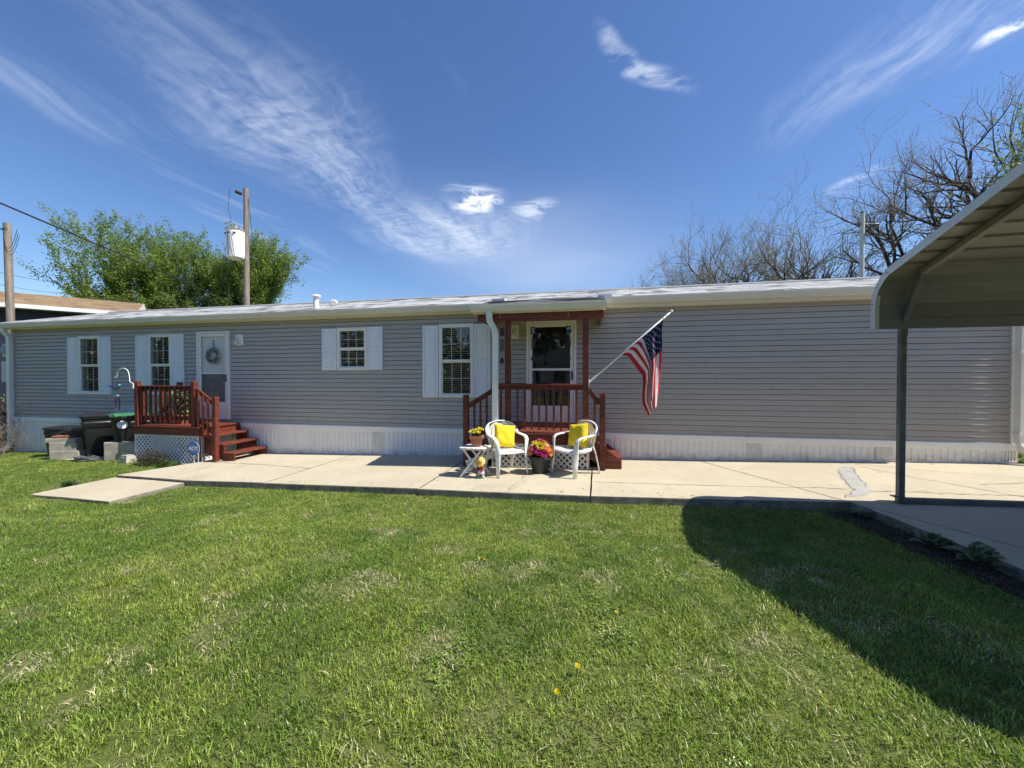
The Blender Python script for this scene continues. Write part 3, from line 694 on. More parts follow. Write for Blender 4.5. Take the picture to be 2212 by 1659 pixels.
def roofing():
    """roof deck plus shingle courses as real overlapping tabs"""
    ye, ze, yr, zr = -.215, 3.005, 2.40, 3.735; x0, x1 = HX0 - .38, 6.90
    d = MB(); d.extr([(ye, ze - .02), (yr, zr - .02), (HY1 + .25, ze - .02), (HY1 + .25, ze - .10), (yr, zr - .16), (ye, ze - .10)], x0, x1)
    roof = d.build('roof', TRIMW, home)
    def shingles(nm, ye, ze, yr, zr, xa, xb, parent, pal, seed, ex=.145, bt=.004):
        rnd = random.Random(seed); L = math.hypot(yr - ye, zr - ze); ty, tz = (yr - ye) / L, (zr - ze) / L; ny, nz = -tz * (1 if ty > 0 else -1), abs(ty); nrow = int(L / ex) + 1
        vs = []; fs = []; sh = []
        for r in range(nrow):
            s0 = r * ex - .02; s1 = min(s0 + ex * 1.5, L); x = xa - rnd.uniform(0, .3)
            while x < xb:
                w = rnd.choice([.11, .16, .2, .24, .30]); a, b = max(x, xa), min(x + w - .004, xb); x += w
                if b - a < .01: continue
                dz = rnd.choice([0., .0, .0015]); s = s0 - rnd.choice([0, 0, .004]); o = len(vs)
                P = lambda X, S, H: (X, ye + ty * S + ny * H, ze + tz * S + nz * H)
                vs += [P(a, s, bt + dz), P(b, s, bt + dz), P(b, s1, .001), P(a, s1, .001), P(a, s, .0), P(b, s, .0)]
                fs += [(0 + o, 1 + o, 2 + o, 3 + o), (4 + o, 5 + o, 1 + o, 0 + o), (4 + o, 0 + o, 3 + o), (1 + o, 5 + o, 2 + o)]
                hh = random.Random(int(x / .33) * 7919 + (r // 3) * 104729 + seed).random(); t = hh * .75 + rnd.random() * .25; sh += [t] * 6
        ob = MB().add(vs, fs).build(nm, shingle_mat(*pal), parent)
        at = ob.data.attributes.new('tone', 'FLOAT', 'POINT'); at.data.foreach_set('value', sh)
        tag(ob, kind='stuff'); return ob
    shingles('shingles', ye, ze, yr, zr, x0, x1, roof, ('light_shingle', (.42, .42, .41), (.60, .60, .59), (.17, .17, .175)), 4)
    shingles('shingles', HY1 + .25, ze, yr, zr, x0, x1, roof, ('light_shingle', (.42, .42, .41), (.60, .60, .59), (.17, .17, .175)), 5)
    MB().tube([(x0, yr, zr + .008), (x1, yr, zr + .008)], .035, 6).build('ridge_cap', MATS['light_shingle'], roof)
    # fascia, soffit and gutters
    MB().box(x0, x1, -.17, .0, ZT, ZT + .02).build('soffit', TRIMW, home)
    MB().extr([(-.150, 2.838), (-.176, 2.838), (-.176, 2.985), (-.150, 2.985)], x0, x1).build('fascia', CREAM, home)
    MB().extr([(-.044, 2.842), (-.0, 2.842), (-.0, 2.861), (-.044, 2.861)], HX0, HX1).build('frieze', CREAM, home)
    def gutter(xa, xb, zt):
        g = MB(); zb = zt - .118
        g.extr([(-.178, zt - .004), (-.178, zb), (-.255, zb), (-.262, zb + .02), (-.276, zb + .055), (-.284, zb + .085), (-.290, zb + .09), (-.290, zt), (-.270, zt + .002), (-.270, zt - .015), (-.27, zb + .02), (-.19, zb + .012), (-.19, zt - .004)], xa, xb)
        g.build('gutter', CREAM, home)
    gutter(HX0 - .36, -9.0, 2.988); gutter(-8.998, -1.45, 2.990); gutter(.18, 3.2, 3.018); gutter(3.202, 6.88, 3.012); gutter(-1.44, .17, 2.985)
    for fx in (-1.85, .27): MB().box(fx - .14, fx + .14, .03, .30, 3.085, 3.15, .01).build('roof_flashing', CARPT, home)
    # vent pipes through the roof
    def on_roof(y): return ze + (zr - ze) * (y - ye) / (yr - ye)
    v = MB(); x, y = -6.32, .35; z = on_roof(y) - .03
    v.lathe([(.062, 0), (.060, .29), (.10, .30), (.115, .31), (.10, .335), (.02, .352)], 14, (x, y, z)); v.build('vent_pipe', WHITE, home, smooth=True, sharp=40)
    v = MB(); v.tube([(-6.25, .75, on_roof(.75) - .02), (-6.25, .75, on_roof(.75) + .09), (-6.19, .75, on_roof(.75) + .13), (-6.10, .75, on_roof(.75) + .12), (-6.07, .75, on_roof(.75) + .08)], .04, 10); v.build('vent_pipe', WHITE, home, smooth=True)
    return shingles
def shingle_mat(name, c1, c2, c3):
    if name in MATS: return MATS[name]
    m = bpy.data.materials.new(name); m.use_nodes = True; T = NT(m.node_tree); MATS[name] = m
    a = T.n('ShaderNodeAttribute', attribute_name='tone').outputs['Fac']; pos = T.n('ShaderNodeNewGeometry').outputs['Position']
    col = T.mix(T.rng(a, .25, .6), c1, c2); col = T.mix(T.rng(a, .66, .72), col, c3)
    col = T.mix(T.rng(T.noise(pos, 220, 2, .7), .3, .7, 0, .45), col, tuple(x * .6 for x in c1))
    bp = T.n('ShaderNodeBump', {'Strength': .5, 'Distance': .003, 'Height': T.noise(pos, 200, 2)}).outputs[0]
    b = T.n('ShaderNodeBsdfPrincipled', {'Base Color': col, 'Roughness': .95, 'Specular IOR Level': .2, 'Normal': bp})
    T.n('ShaderNodeOutputMaterial', {0: b.outputs[0]}); return m
def downspouts():
    def rect_tube(pts, w, d, nm, mat, wdir=(1, 0, 0)):
        """rectangular downspout swept along pts"""
        pts = [Vector(p) for p in pts]; vs = []; fs = []
        for i, p in enumerate(pts):
            t = (pts[min(i + 1, len(pts) - 1)] - pts[max(i - 1, 0)]).normalized(); a = Vector(wdir); a = (a - t * a.dot(t))
            a = a.normalized() if a.length > .05 else Vector((0, -1, 0)); b = t.cross(a)
            for sa, sb in ((-1, -1), (1, -1), (1, 1), (-1, 1)): vs.append(p + a * sa * w / 2 + b * sb * d / 2)
        for i in range(len(pts) - 1):
            fs += [(i * 4 + k, i * 4 + (k + 1) % 4, i * 4 + 4 + (k + 1) % 4, i * 4 + 4 + k) for k in range(4)]
        fs += [(0, 1, 2, 3), tuple(len(vs) - 4 + k for k in range(4))]
        return MB().add(vs, fs).build(nm, mat, home)
    x = HX0 + .05
    rect_tube([(x, -.23, 2.88), (x, -.20, 2.78), (x, -.12, 2.68), (x, -.10, 2.58), (x, -.10, -.22), (x - .03, -.12, -.32), (x - .12, -.16, -.385), (x - .25, -.20, -.41), (x - .9, -.36, -.44)], .085, .085, 'downspout', WHITE, (.2, -1, 0))
    x = HX1 + .0
    rect_tube([(x, -.23, 2.9), (x, -.20, 2.80), (x, -.12, 2.70), (x, -.10, 2.60), (x, -.10, .50), (x + .02, -.12, .42), (x + .08, -.15, .34), (x + .2, -.19, .29), (x + .9, -.32, .24)], .105, .085, 'downspout', TRIMW, (1, 0, 0))
    mb = MB()
    for k in range(9):
        t = k / 8; mb.tube([(x - .055 + .01 * k, -.155 - .006 * k, .47 - .02 * k), (x + .055 + .014 * k, -.16 - .006 * k, .47 - .012 * k)], .006, 5)
    mb.build('elbow_rib', TRIMW, home)
    for z in (1.9, .62): MB().box(x - .075, x + .06, -.152, -.05, z, z + .03).build('strap', TRIMW, home)
house_shell(); siding(); corner_posts(); skirting()
for q in WIN: window(*q)
for q in [(-13.436, -13.092, 1.10, 2.588), (-12.326, -11.98, 1.105, 2.588), (-11.156, -10.79, 1.10, 2.592), (-10.039, -9.683, 1.10, 2.600), (-5.861, -5.503, 1.70, 2.620), (-4.744, -4.388, 1.705, 2.637), (-3.464, -3.114, 1.115, 2.622), (-2.334, -1.99, 1.122, 2.628)]: shutter(*q)
storm_door(*DOOR1, False); storm_door(*DOOR2, True)
wall_light(-8.165, -7.965, 2.29, 2.55, WHITE); wall_light(-1.575, -1.405, 2.315, 2.58, CREAM)
shingles = roofing(); downspouts()
# ------------------------------------------------------------------ wooden porches
def lattice(nm, p0, ux, uz, W, H, parent, mat, sp=.072, sw=.034, frame=True):
    """diagonal lattice sheet: p0 corner, ux/uz unit axes, W x H"""
    p0, ux, uz = Vector(p0), Vector(ux), Vector(uz); nrm = ux.cross(uz); mb = MB()
    for lay, sg in ((0, 1), (1, -1)):
        c = -H if sg > 0 else 0; end = W if sg > 0 else W + H; st = sp * math.sqrt(2)
        while c < end:
            # line: x = c + sg*z
            zs = [0, H]
            if sg > 0: za, zb = max(0, -c), min(H, W - c)
            else: za, zb = max(0, c - W), min(H, c)
            if zb - za > .03:
                a = p0 + ux * (c + sg * za) + uz * za + nrm * (.004 + .007 * lay); b = p0 + ux * (c + sg * zb) + uz * zb + nrm * (.004 + .007 * lay)
                mb.bar(a, b, .006, sw, nrm.cross((b - a).normalized()))
            c += st
    if frame:
        for (a, b) in ((p0, p0 + ux * W), (p0 + uz * H, p0 + ux * W + uz * H)): mb.bar(a + nrm * .0095, b + nrm * .0095, .024, .03, uz)
        for (a, b) in ((p0, p0 + uz * H), (p0 + ux * W, p0 + ux * W + uz * H)): mb.bar(a + nrm * .0095, b + nrm * .0095, .023, .03, ux)
    return mb.build(nm, mat, parent)
LATW = pm('white_lattice', (.76, .75, .73), (.68, .67, .64), .55, 4.)
def newel(x, y, z0, z1, parent, s=.09, cap=True):
    mb = MB(); mb.box(x - s / 2, x + s / 2, y - s / 2, y + s / 2, z0, z1 - (.02 if cap else 0), .005)
    if cap: mb.lathe([(s * .70, 0), (s * .66, .012), (s * .5, .02)], 4, (0, 0, 0), Matrix.Translation((x, y, z1 - .0205)) @ Matrix.Rotation(R(45), 4, 'Z'))
    mb.build('post', STAIN, parent)
def baluster(x, y, z0, z1, parent, s=.034):
    MB().box(x - s / 2, x + s / 2, y - s / 2, y + s / 2, z0, z1, .003).build('baluster', STAIN, parent)

def front_porch():
    g = gz(-.9); P = thing('front_porch', 'red-stained covered front porch with two side stairs, railing and white gutter', 'porch', (-.88, -.55, g))
    zd = .565; x0, x1, yf = -1.72, -.03, -1.02
    n = 7; bw = (abs(yf) - .07) / n
    for i in range(n):
        y = yf - .02 + i * bw; MB().box(x0 - .02, x1 + .02, y, y + bw - .006, zd - .036, zd - .001 * (i % 2), .004).build('deck_board', STAINX, P)
    MB().box(x0, x1, yf, yf + .038, zd - .19, zd - .038, .004).build('rim_joist', STAINX, P)
    for x in (x0, x1 - .038): MB().box(x, x + .038, yf + .04, -.06, zd - .19, zd - .038).build('rim_joist', STAINX, P)
    for x in (x0 + .05, x1 - .14):
        for y in (yf + .05, -.16): MB().box(x, x + .09, y, y + .09, gz(x) - .01, zd - .19).build('support_post', STAIN, P)
    lattice('lattice', (x0 + .02, yf + .028, gz(x0) + .0), (1, 0, 0), (0, 0, 1), x1 - x0 - .04, zd - .19 - gz(x0) - .0, P, LATW, .072, .030)
    for x, sg in ((x0, -1), (x1, 1)): lattice('lattice', (x + sg * -.01, -.10 if sg < 0 else yf + .06, gz(x)), (0, -1 if sg < 0 else 1, 0), (0, 0, 1), abs(yf) - .18, .30, P, LATW)
    # roof posts and rail
    newel(-1.432, -.955, zd, 2.515, P, .092, False); newel(-.085, -.955, zd, 2.515, P, .10, False)
    newel(-1.665, -.955, zd - .15, 1.38, P, .085, False)
    for (a, b) in ((-1.622, -1.479), (-1.385, -.136)):
        MB().box(a, b, -.975, -.937, 1.315, 1.385, .003).build('rail', STAINX, P)
        MB().box(a, b, -.972, -.934, .672, .755, .003).build('rail', STAINX, P)
    MB().box(-1.72, -.136, -1.03, -.90, 1.387, 1.42, .005).build('rail_cap', STAINX, P)
    for k in range(9): baluster(-1.255 + .127 * k, -.9925, .622, 1.384, P)
    baluster(-1.55, -.9925, .622, 1.384, P)
    # beam, brackets, numbers
    MB().box(-1.965, .218, -1.04, -.955, 2.516, 2.642, .005).build('beam', STAINX, P)
    for x in (-1.90, .15): MB().box(x - .02, x + .02, -.95, -.03, 2.53, 2.64).build('beam', STAIN, P)
    for ch, x, m in (('2', -1.556, 'number_grey'), ('1', -.963, 'number_dark'), ('5', -.370, 'number_grey')):
        mt = pm('number_grey', (.5, .42, .40)) if m == 'number_grey' else pm('number_dark', (.13, .07, .06))
        text_mesh(ch, .075, (x, -1.0425, 2.567), mt, P, 'house_number')
    # roof: rafters, ceiling, fascia, shingles, gutter
    xa, xb = -2.03, .235; ye, ze, yr, zr = -1.11, 2.765, .12, 3.10
    MB().extr([(ye, ze), (yr, zr), (yr, zr - .03), (ye, ze - .03)], xa, xb).build('porch_roof', TRIMW, P)
    shingles('shingles', ye - .02, ze + .004, yr, zr + .004, xa - .01, xb + .01, bpy.data.objects['porch_roof'], ('grey_shingle', (.10, .10, .10), (.17, .17, .165), (.45, .45, .45)), 8, .13, .010)
    for k in range(4): x = -1.75 + k * .56; MB().extr([(ye + .06, ze - .031), (-.035, 3.03), (-.035, 2.93), (ye + .06, ze - .12)], x, x + .038).build('rafter', STAIN, P)
    MB().box(xa + .02, xb - .02, -1.09, -1.062, 2.642, 2.76, .003).build('fascia', CREAM, P)
    for x in (xa + .0, xb - .03): MB().extr([(-1.06, 2.645), (-1.06, ze + .0), (-.03, 3.045), (-.03, 2.645)], x, x + .02).build('gable_board', CREAM, P)
    zt, zb = 2.785, 2.668
    MB().extr([(-1.094, zt), (-1.094, zb), (-1.17, zb), (-1.178, zb + .02), (-1.192, zb + .055), (-1.200, zb + .085), (-1.206, zb + .09), (-1.206, zt), (-1.186, zt + .002), (-1.186, zb + .02), (-1.104, zb + .012), (-1.104, zt)], -2.055, .25).build('gutter', CREAM, P)
    # downspout with its gooseneck and corrugated outlet
    pts = [(-1.72, -1.15, 2.675), (-1.72, -1.15, 2.58), (-1.71, -1.145, 2.50), (-1.665, -1.13, 2.42), (-1.63, -1.12, 2.34), (-1.622, -1.115, 2.26), (-1.622, -1.115, .34), (-1.64, -1.12, .24), (-1.70, -1.13, .17), (-1.80, -1.15, .13), (-1.95, -1.17, .09), (-2.12, -1.19, .03)]
    mb = MB(); vs = []; fs = []; V = [Vector(p) for p in pts]
    for i, p in enumerate(V):
        t = (V[min(i + 1, len(V) - 1)] - V[max(i - 1, 0)]).normalized(); b = Vector((0, -1, 0)); b = (b - t * b.dot(t)).normalized(); a = t.cross(b)
        for sa, sb in ((-1, -1), (1, -1), (1, 1), (-1, 1)): vs.append(p + a * sa * .05 + b * sb * .034)
    for i in range(len(V) - 1): fs += [(i * 4 + k, i * 4 + (k + 1) % 4, i * 4 + 4 + (k + 1) % 4, i * 4 + 4 + k) for k in range(4)]
    fs += [(0, 1, 2, 3), tuple(len(vs) - 4 + k for k in range(4))]
    ds = mb.add(vs, fs).build('downspout', TRIMW, P)
    for k, (x, z) in enumerate([(-1.712, 2.50), (-1.688, 2.46), (-1.664, 2.42), (-1.646, 2.38), (-1.632, 2.34), (-1.625, 2.30), (-1.628, .29), (-1.64, .25), (-1.662, .215), (-1.69, .185), (-1.73, .165)]):
        MB().tube([(x - .056, -1.162, z), (x + .056, -1.162, z)], .005, 5).build('elbow_rib', TRIMW, ds)
    # side stairs: sg=+1 to the right, -1 to the left
    for sg, xe, xn in ((1, x1, .193), (-1, x0, -2.198)):
        gg = gz(xn); rise = (zd - gg) / 3
        for k in (1, 2):
            zt_ = zd - rise * k; a = xe + sg * (.02 + .26 * (k - 1)); b = a + sg * .27; lo, hi = min(a, b), max(a, b)
            for j in range(2):
                ya = -.90 + j * .39; MB().box(lo, hi, ya, ya + .385, zt_ - .036, zt_, .004).build('tread', STAINX, P)
            MB().box(hi - .03 if sg > 0 else lo + .005, hi - .005 if sg > 0 else lo + .03, -.89, -.13, zt_ - rise + (.0 if k == 2 else .0), zt_ - .037).build('riser', STAINX, P)
        for y in (-.90, -.13):
            MB().add([(xe, y, zd - .05), (xe + sg * .02, y, zd - .05), (xe + sg * .535, y, gg + rise - .04), (xe + sg * .535, y, gg), (xe + sg * .30, y, gg), (xe, y, zd - .42)] + [(xe, y - .035, zd - .05), (xe + sg * .02, y - .035, zd - .05), (xe + sg * .535, y - .035, gg + rise - .04), (xe + sg * .535, y - .035, gg), (xe + sg * .30, y - .035, gg), (xe, y - .035, zd - .42)],
                     [(0, 1, 2, 3, 4, 5), (11, 10, 9, 8, 7, 6)] + [(i, (i + 1) % 6, 6 + (i + 1) % 6, 6 + i) for i in range(6)]).build('stringer', STAINX, P)
        zn = 1.276 if sg > 0 else 1.222; newel(xn, -.978, gg - .01, zn, P, .092)
        xs = -.035 if sg > 0 else -1.70; xr = xn - sg * .046
        zt1, zt2 = (1.36, 1.12) if sg > 0 else (1.335, 1.055)
        MB().bar((xs, -.955, zt1 - .035), (xr, -.955, zt2 - .035), .038, .085, ch=.004).build('handrail', STAINX, P)
        MB().bar((xs, -.955, zt1 - .70), (xr, -.955, zt2 - .66), .038, .085, ch=.004).build('rail', STAINX, P)
        if sg > 0: baluster(.065, -.9935, .50, 1.25, P)
        else:
            for x in (-2.04, -1.925, -1.81): t = (x + 2.15) / .45; baluster(x, -.9935, .36 + .26 * t, 1.05 + .26 * t, P)
    return P
def text_mesh(s, size, loc, mat, parent, name, ext=.002, rot=(R(90), 0, 0), shear=0., bold=0.):
    cu = bpy.data.curves.new('t', 'FONT'); cu.body = s; cu.size = size; cu.align_x = 'CENTER'; cu.extrude = ext; cu.shear = shear; cu.offset = bold
    ob = bpy.data.objects.new('t', cu); C.objects.link(ob); bpy.context.view_layer.update()
    me = bpy.data.meshes.new_from_object(ob.evaluated_get(bpy.context.evaluated_depsgraph_get()))
    bpy.data.objects.remove(ob); M = Matrix.Translation(loc) @ Euler(rot).to_matrix().to_4x4(); me.transform(M)
    me.materials.clear(); me.materials.append(mat); o = bpy.data.objects.new(name, me); C.objects.link(o)
    if parent: o.parent = parent; o.matrix_parent_inverse = BASE[parent.name].inverted() if parent.name in BASE else Matrix()
    BASE[o.name] = Matrix(); return o
front_porch()

def side_stoop():
    P = thing('wooden_stoop', 'small red-stained wooden stoop with railing, white lattice skirt and open steps', 'stoop', (-8.9, -.55, gz(-8.9)))
    zd = .495; x0, x1, yf = -9.76, -8.03, -1.05; n = 7; bw = (abs(yf) - .07) / n
    for i in range(n):
        y = yf - .02 + i * bw; MB().box(x0 - .02, x1 + .03, y, y + bw - .006, zd - .036, zd - .001 * (i % 2), .004).build('deck_board', STAINX, P)
    MB().box(x0, x1, yf, yf + .038, zd - .19, zd - .038, .004).build('rim_joist', STAINX, P)
    for x in (x0, x1 - .038): MB().box(x, x + .038, yf + .04, -.06, zd - .19, zd - .038).build('rim_joist', STAINX, P)
    for x in (x0 + .05, x1 - .14):
        for y in (yf + .05, -.16): MB().box(x, x + .09, y, y + .09, gz(x) - .03, zd - .19).build('support_post', STAIN, P)
    zl = gz(x0) - .02
    lattice('lattice', (x0 + .03, yf + .028, zl), (1, 0, 0), (0, 0, 1), x1 - x0 - .06, zd - .19 - zl, P, LATW, .070, .029)
    lattice('lattice', (x1 - .06, yf + .10, gz(x1)), (0, 1, 0), (0, 0, 1), .8, zd - .19 - gz(x1), P, LATW, .056, .028)
    newel(-9.70, -1.0, zd - .0, 1.46, P); newel(-8.185, -1.0, zd, 1.465, P); newel(-9.72, -.11, zd, 1.43, P)
    MB().box(-9.655, -8.23, -.985, -.947, 1.27, 1.335, .003).build('rail', STAINX, P); MB().box(-9.72, -8.20, -1.045, -.94, 1.337, 1.362, .004).build('rail_cap', STAINX, P)
    MB().box(-9.655, -8.23, -.985, -.947, .62, .70, .003).build('rail', STAINX, P)
    for k in range(11): baluster(-9.60 + .130 * k, -1.0035, .56, 1.334, P)
    MB().box(-9.735, -9.70, -.955, -.155, 1.27, 1.335, .003).build('rail', STAIN, P); MB().box(-9.735, -9.70, -.955, -.155, .62, .70, .003).build('rail', STAIN, P)
    for k in range(6): baluster(-9.755, -.86 + .13 * k, .56, 1.334, P)
    # open steps going down to the right
    rise = (zd - gz(-7.4)) / 4
    for k in (1, 2, 3):
        zt = zd - rise * k; a = x1 + .0 + .255 * (k - 1)
        for j in range(2): MB().box(a + .0 + j * .142, a + .137 + j * .142, -.965, -.11, zt - .036, zt, .004).build('tread', STAINX, P)
    for y in (-.93, -.16):
        z1_, z2_, z3_ = zd - rise - .037, zd - 2 * rise - .037, zd - 3 * rise - .037; gg = gz(-7.3)
        poly = [(x1, z1_), (x1 + .255, z1_), (x1 + .255, z2_), (x1 + .51, z2_), (x1 + .51, z3_), (x1 + .765, z3_), (x1 + .765, gg), (x1 + .50, gg), (x1, zd - .56)]; n = len(poly)
        vs = [(x, y, z) for x, z in poly] + [(x, y + .036, z) for x, z in poly]
        MB().add(vs, [tuple(range(n)), tuple(range(2 * n - 1, n - 1, -1))] + [(i, (i + 1) % n, n + (i + 1) % n, n + i) for i in range(n)]).build('stringer', STAINX, P)
    newel(-7.635, -1.012, gz(-7.63) - .01, 1.135, P)
    MB().bar((-8.14, -1.0, 1.285), (-7.68, -1.0, .985), .038, .085, ch=.004).build('handrail', STAINX, P)
    MB().bar((-8.14, -1.0, .67), (-7.68, -1.0, .375), .038, .085, ch=.004).build('rail', STAINX, P)
    for x in (-8.04, -7.92, -7.80): t = (x + 8.14) / .46; baluster(x, -1.0385, .55 - .30 * t, 1.30 - .30 * t, P)
    return P
side_stoop()
# ------------------------------------------------------------------ things on the patio
def chair(label, loc, rz):
    T = thing('garden_chair', label, 'chair', loc, rz, 'white resin armchairs on the patio')
    rnd = random.Random(2)
    for s in (-1, 1):
        X = lambda p: (p[0] * s, p[1], p[2])
        # arm band: front leg foot, up, over the arm rest, back into the arch
        path = [(.262, -.275, 0), (.250, -.250, .20), (.246, -.235, .38), (.258, -.240, .50), (.272, -.225, .575), (.282, -.165, .612), (.285, -.07, .622), (.280, .04, .628), (.268, .13, .640)]
        refs = [(.5, .9, 0)] * 2 + [(.7, .7, 0), (1, .4, 0), (1, .1, .1)] + [(1, 0, 0)] * 4
        MB().strap([X(p) for p in path], [.062, .088, .096, .076, .070, .072, .074, .074, .076], .024, [X(r) for r in refs]).build('leg' if 0 else 'front_leg', PLASTW, T, True, True)
        MB().strap([X(p) for p in [(.205, .19, .45), (.222, .225, .34), (.238, .265, .17), (.250, .300, 0)]], [.09, .085, .066, .05], .022, [X((.75, -.65, 0))] * 4).build('rear_leg', PLASTW, T, True, True)
        MB().strap([X(p) for p in [(.248, -.232, .40), (.235, -.05, .385), (.215, .12, .39), (.205, .2, .43)]], .045, .016, [(0, 0, 1)] * 4).build('side_apron', PLASTW, T, True, True)
    # arched rim of the back
    rim = []; refs = []
    for k in range(21):
        a = math.pi * k / 20; cx = .268 * math.cos(a); h = .640 + .195 * math.sin(a) ** .8; y = .13 + .165 * math.sin(a) ** .7
        rim.append((cx, y, h)); refs.append((math.cos(a) * .4, -.9 * math.sin(a) - .2, .25 + .0 * math.sin(a)) if 0 else (0.0 + .9 * abs(math.cos(a)) * (1 if cx > 0 else -1), -math.sin(a), .15))
    MB().strap(rim, .074, .024, refs).build('back_rim', PLASTW, T, True, True)
    # back shell with fan slots
    nu, nv = 36, 16; vs = []; fs = []
    def back(u, v):
        z = .42 + .395 * v; hw = .205 + .055 * min(v / .5, 1); vv = max((v - .50) / .5, 0); hw *= math.sqrt(max(1 - vv * vv * .96, .02))
        y = .215 + .075 * v; y -= .085 * u * u * (.25 + .75 * v) * min(1, hw / .2); return (u * hw, y, z)
    for j in range(nv + 1):
        for i in range(nu + 1): vs.append(back(-1 + 2 * i / nu, j / nv))
    slots = (5, 9, 13, 17, 18, 22, 26, 30)
    for j in range(nv):
        for i in range(nu):
            if 3 <= j < 12 + (1 if 12 < i < 24 else 0) and i in (6, 11, 15, 20, 24, 29): continue
            fs.append((j * (nu + 1) + i, j * (nu + 1) + i + 1, (j + 1) * (nu + 1) + i + 1, (j + 1) * (nu + 1) + i))
    MB().add(vs, fs).build('backrest', PLASTW, T, True, True, solid=.009)
    # seat with rolled front lip
    vs = []; fs = []; nu, nv = 16, 16
    for j in range(nv + 1):
        v = j / nv; y = -.265 + .49 * v; hw = .247 - .045 * v
        for i in range(nu + 1):
            u = -1 + 2 * i / nu; z = .412 - .022 * (1 - u * u) * math.sin(math.pi * min(1, v * .95 + .1)) + .02 * max(0, v - .85) / .15
            if v < .14: z -= .045 * (1 - v / .14) ** 1.6
            z -= .03 * max(0, abs(u) - .9) / .1; vs.append((u * hw, y + .012 * (1 - u * u) * (-1 if v < .2 else 0), z))
    for j in range(nv):
        for i in range(nu): fs.append((j * (nu + 1) + i, j * (nu + 1) + i + 1, (j + 1) * (nu + 1) + i + 1, (j + 1) * (nu + 1) + i))
    MB().add(vs, fs).build('seat', PLASTW, T, True, True, solid=.012)
    return T
CH1 = ((-1.375, -1.385, gz(-1.37) + .0), R(37)); CH2 = ((-.24, -1.285, gz(-.24) + .0), R(-43))
chair('white plastic armchair left of the flower planter, next to the folding table', CH1[0], CH1[1])
chair('white plastic armchair right of the flower planter, at the porch stairs', CH2[0], CH2[1])
def pillow(label, base, rz, tilt, roll, s=.205):
    n = 20; vs = []; fs = []
    for side in (1, -1):
        for j in range(n + 1):
            for i in range(n + 1):
                u, v = -1 + 2 * i / n, -1 + 2 * j / n; pin = 1 - .07 * (1 - (1 - u * u) ) * 0
                ex = s * (u * (1 - .075 * (1 - v * v) * abs(u))); ey = s * (v * (1 - .075 * (1 - u * u) * abs(v)))
                t = .075 * max(0, (1 - u ** 4) * (1 - v ** 4)) ** .55; t += (.006 * math.sin(7 * u + 5 * v + 1) + .004 * math.sin(15 * u * v + 3 * u)) * (1 - u * u) * (1 - v * v) + .005 * math.sin(20 * (u if abs(v) > abs(u) else v)) * max(0, max(abs(u), abs(v)) - .55)
                vs.append((ex, -side * t, ey))
    k = (n + 1) ** 2
    for sd in (0, 1):
        for j in range(n):
            for i in range(n):
                a = sd * k + j * (n + 1) + i; f = (a, a + 1, a + n + 2, a + n + 1); fs.append(f if sd == 0 else f[::-1])
    # pillow stands on the seat leaning on the back
    M = Matrix.Rotation(rz, 4, 'Z') @ Matrix.Translation((0, .055, .415 + s * .97)) @ Matrix.Rotation(tilt, 4, 'X') @ Matrix.Rotation(roll, 4, 'Y')
    o = MB().add(vs, fs).xf(M).build('pillow', YELLOWF, None, True, loc=base)
    bpy.context.view_layer.update()
    return tag(o, label, 'pillow', 'yellow pillows on the chairs')
pillow('plain yellow square cushion in the armchair beside the folding table', CH1[0], CH1[1], R(-16), R(9), .195)
pillow('plain yellow square cushion in the armchair beside the porch stairs', CH2[0], CH2[1], R(-16), R(-9), .20)

def side_table():
    z = gz(-1.82); T = thing('folding_table', 'small white folding side table with crossed legs and a flower pot on top', 'table', (-1.82, -1.64, z), R(-6))
    top = .475
    for k in range(5):
        a = -.215 + k * .087; e = .012 if k in (0, 4) else 0
        MB().box(a, a + .08, -.175 + e, .175 - e, top - .02, top, .006).build('table_slat', PLASTW, T, local=True)
    for y in (-.13, .13): MB().box(-.205, .205, y - .012, y + .012, top - .043, top - .021, .003).build('apron', PLASTW, T, local=True)
    for y, s in ((-.155, 1), (.155, 1), (-.13, -1), (.13, -1)):
        MB().bar((-.20 * s, y, .0), (.15 * s, y, top - .044), .016, .034, (0, 1, 0) if 0 else (1, 0, 0), .003).build('leg', PLASTW, T, local=True)
    MB().box(-.135, -.105, -.15, .15, .085, .115, .003).build('stretcher', PLASTW, T, local=True); MB().box(.105, .135, -.125, .125, .085, .115, .003).build('stretcher', PLASTW, T, local=True)
    return z + top
ztab = side_table()
LEAFG = leaf_mat('leaf_green', (.05, .11, .025), (.09, .15, .04), None, .3, 6.)
LEAFD = leaf_mat('leaf_dark', (.025, .06, .022), (.05, .09, .03), None, .25, 6.)
def leaf(mb, base, d, L, w, droop=.3, up=(0, 0, 1), fold=.15):
    """pointed leaf from base along d"""
    b, d = Vector(base), Vector(d).normalized(); s = d.cross(Vector(up)); s = s.normalized() if s.length > .01 else Vector((1, 0, 0)); n = s.cross(d)
    pts = []
    for t, ww in ((0, .08), (.3, .85), (.6, 1.), (.85, .55)):
        c = b + d * L * t - Vector((0, 0, 1)) * droop * L * t * t
        pts += [c - s * w * ww / 2 + n * fold * w * ww, c, c + s * w * ww / 2 + n * fold * w * ww]
    pts.append(b + d * L - Vector((0, 0, 1)) * droop * L)
    fs = []
    for i in range(3):
        o = i * 3; fs += [(o, o + 1, o + 4, o + 3), (o + 1, o + 2, o + 5, o + 4)]
    fs += [(9, 10, 12), (10, 11, 12)]; mb.add(pts, fs)
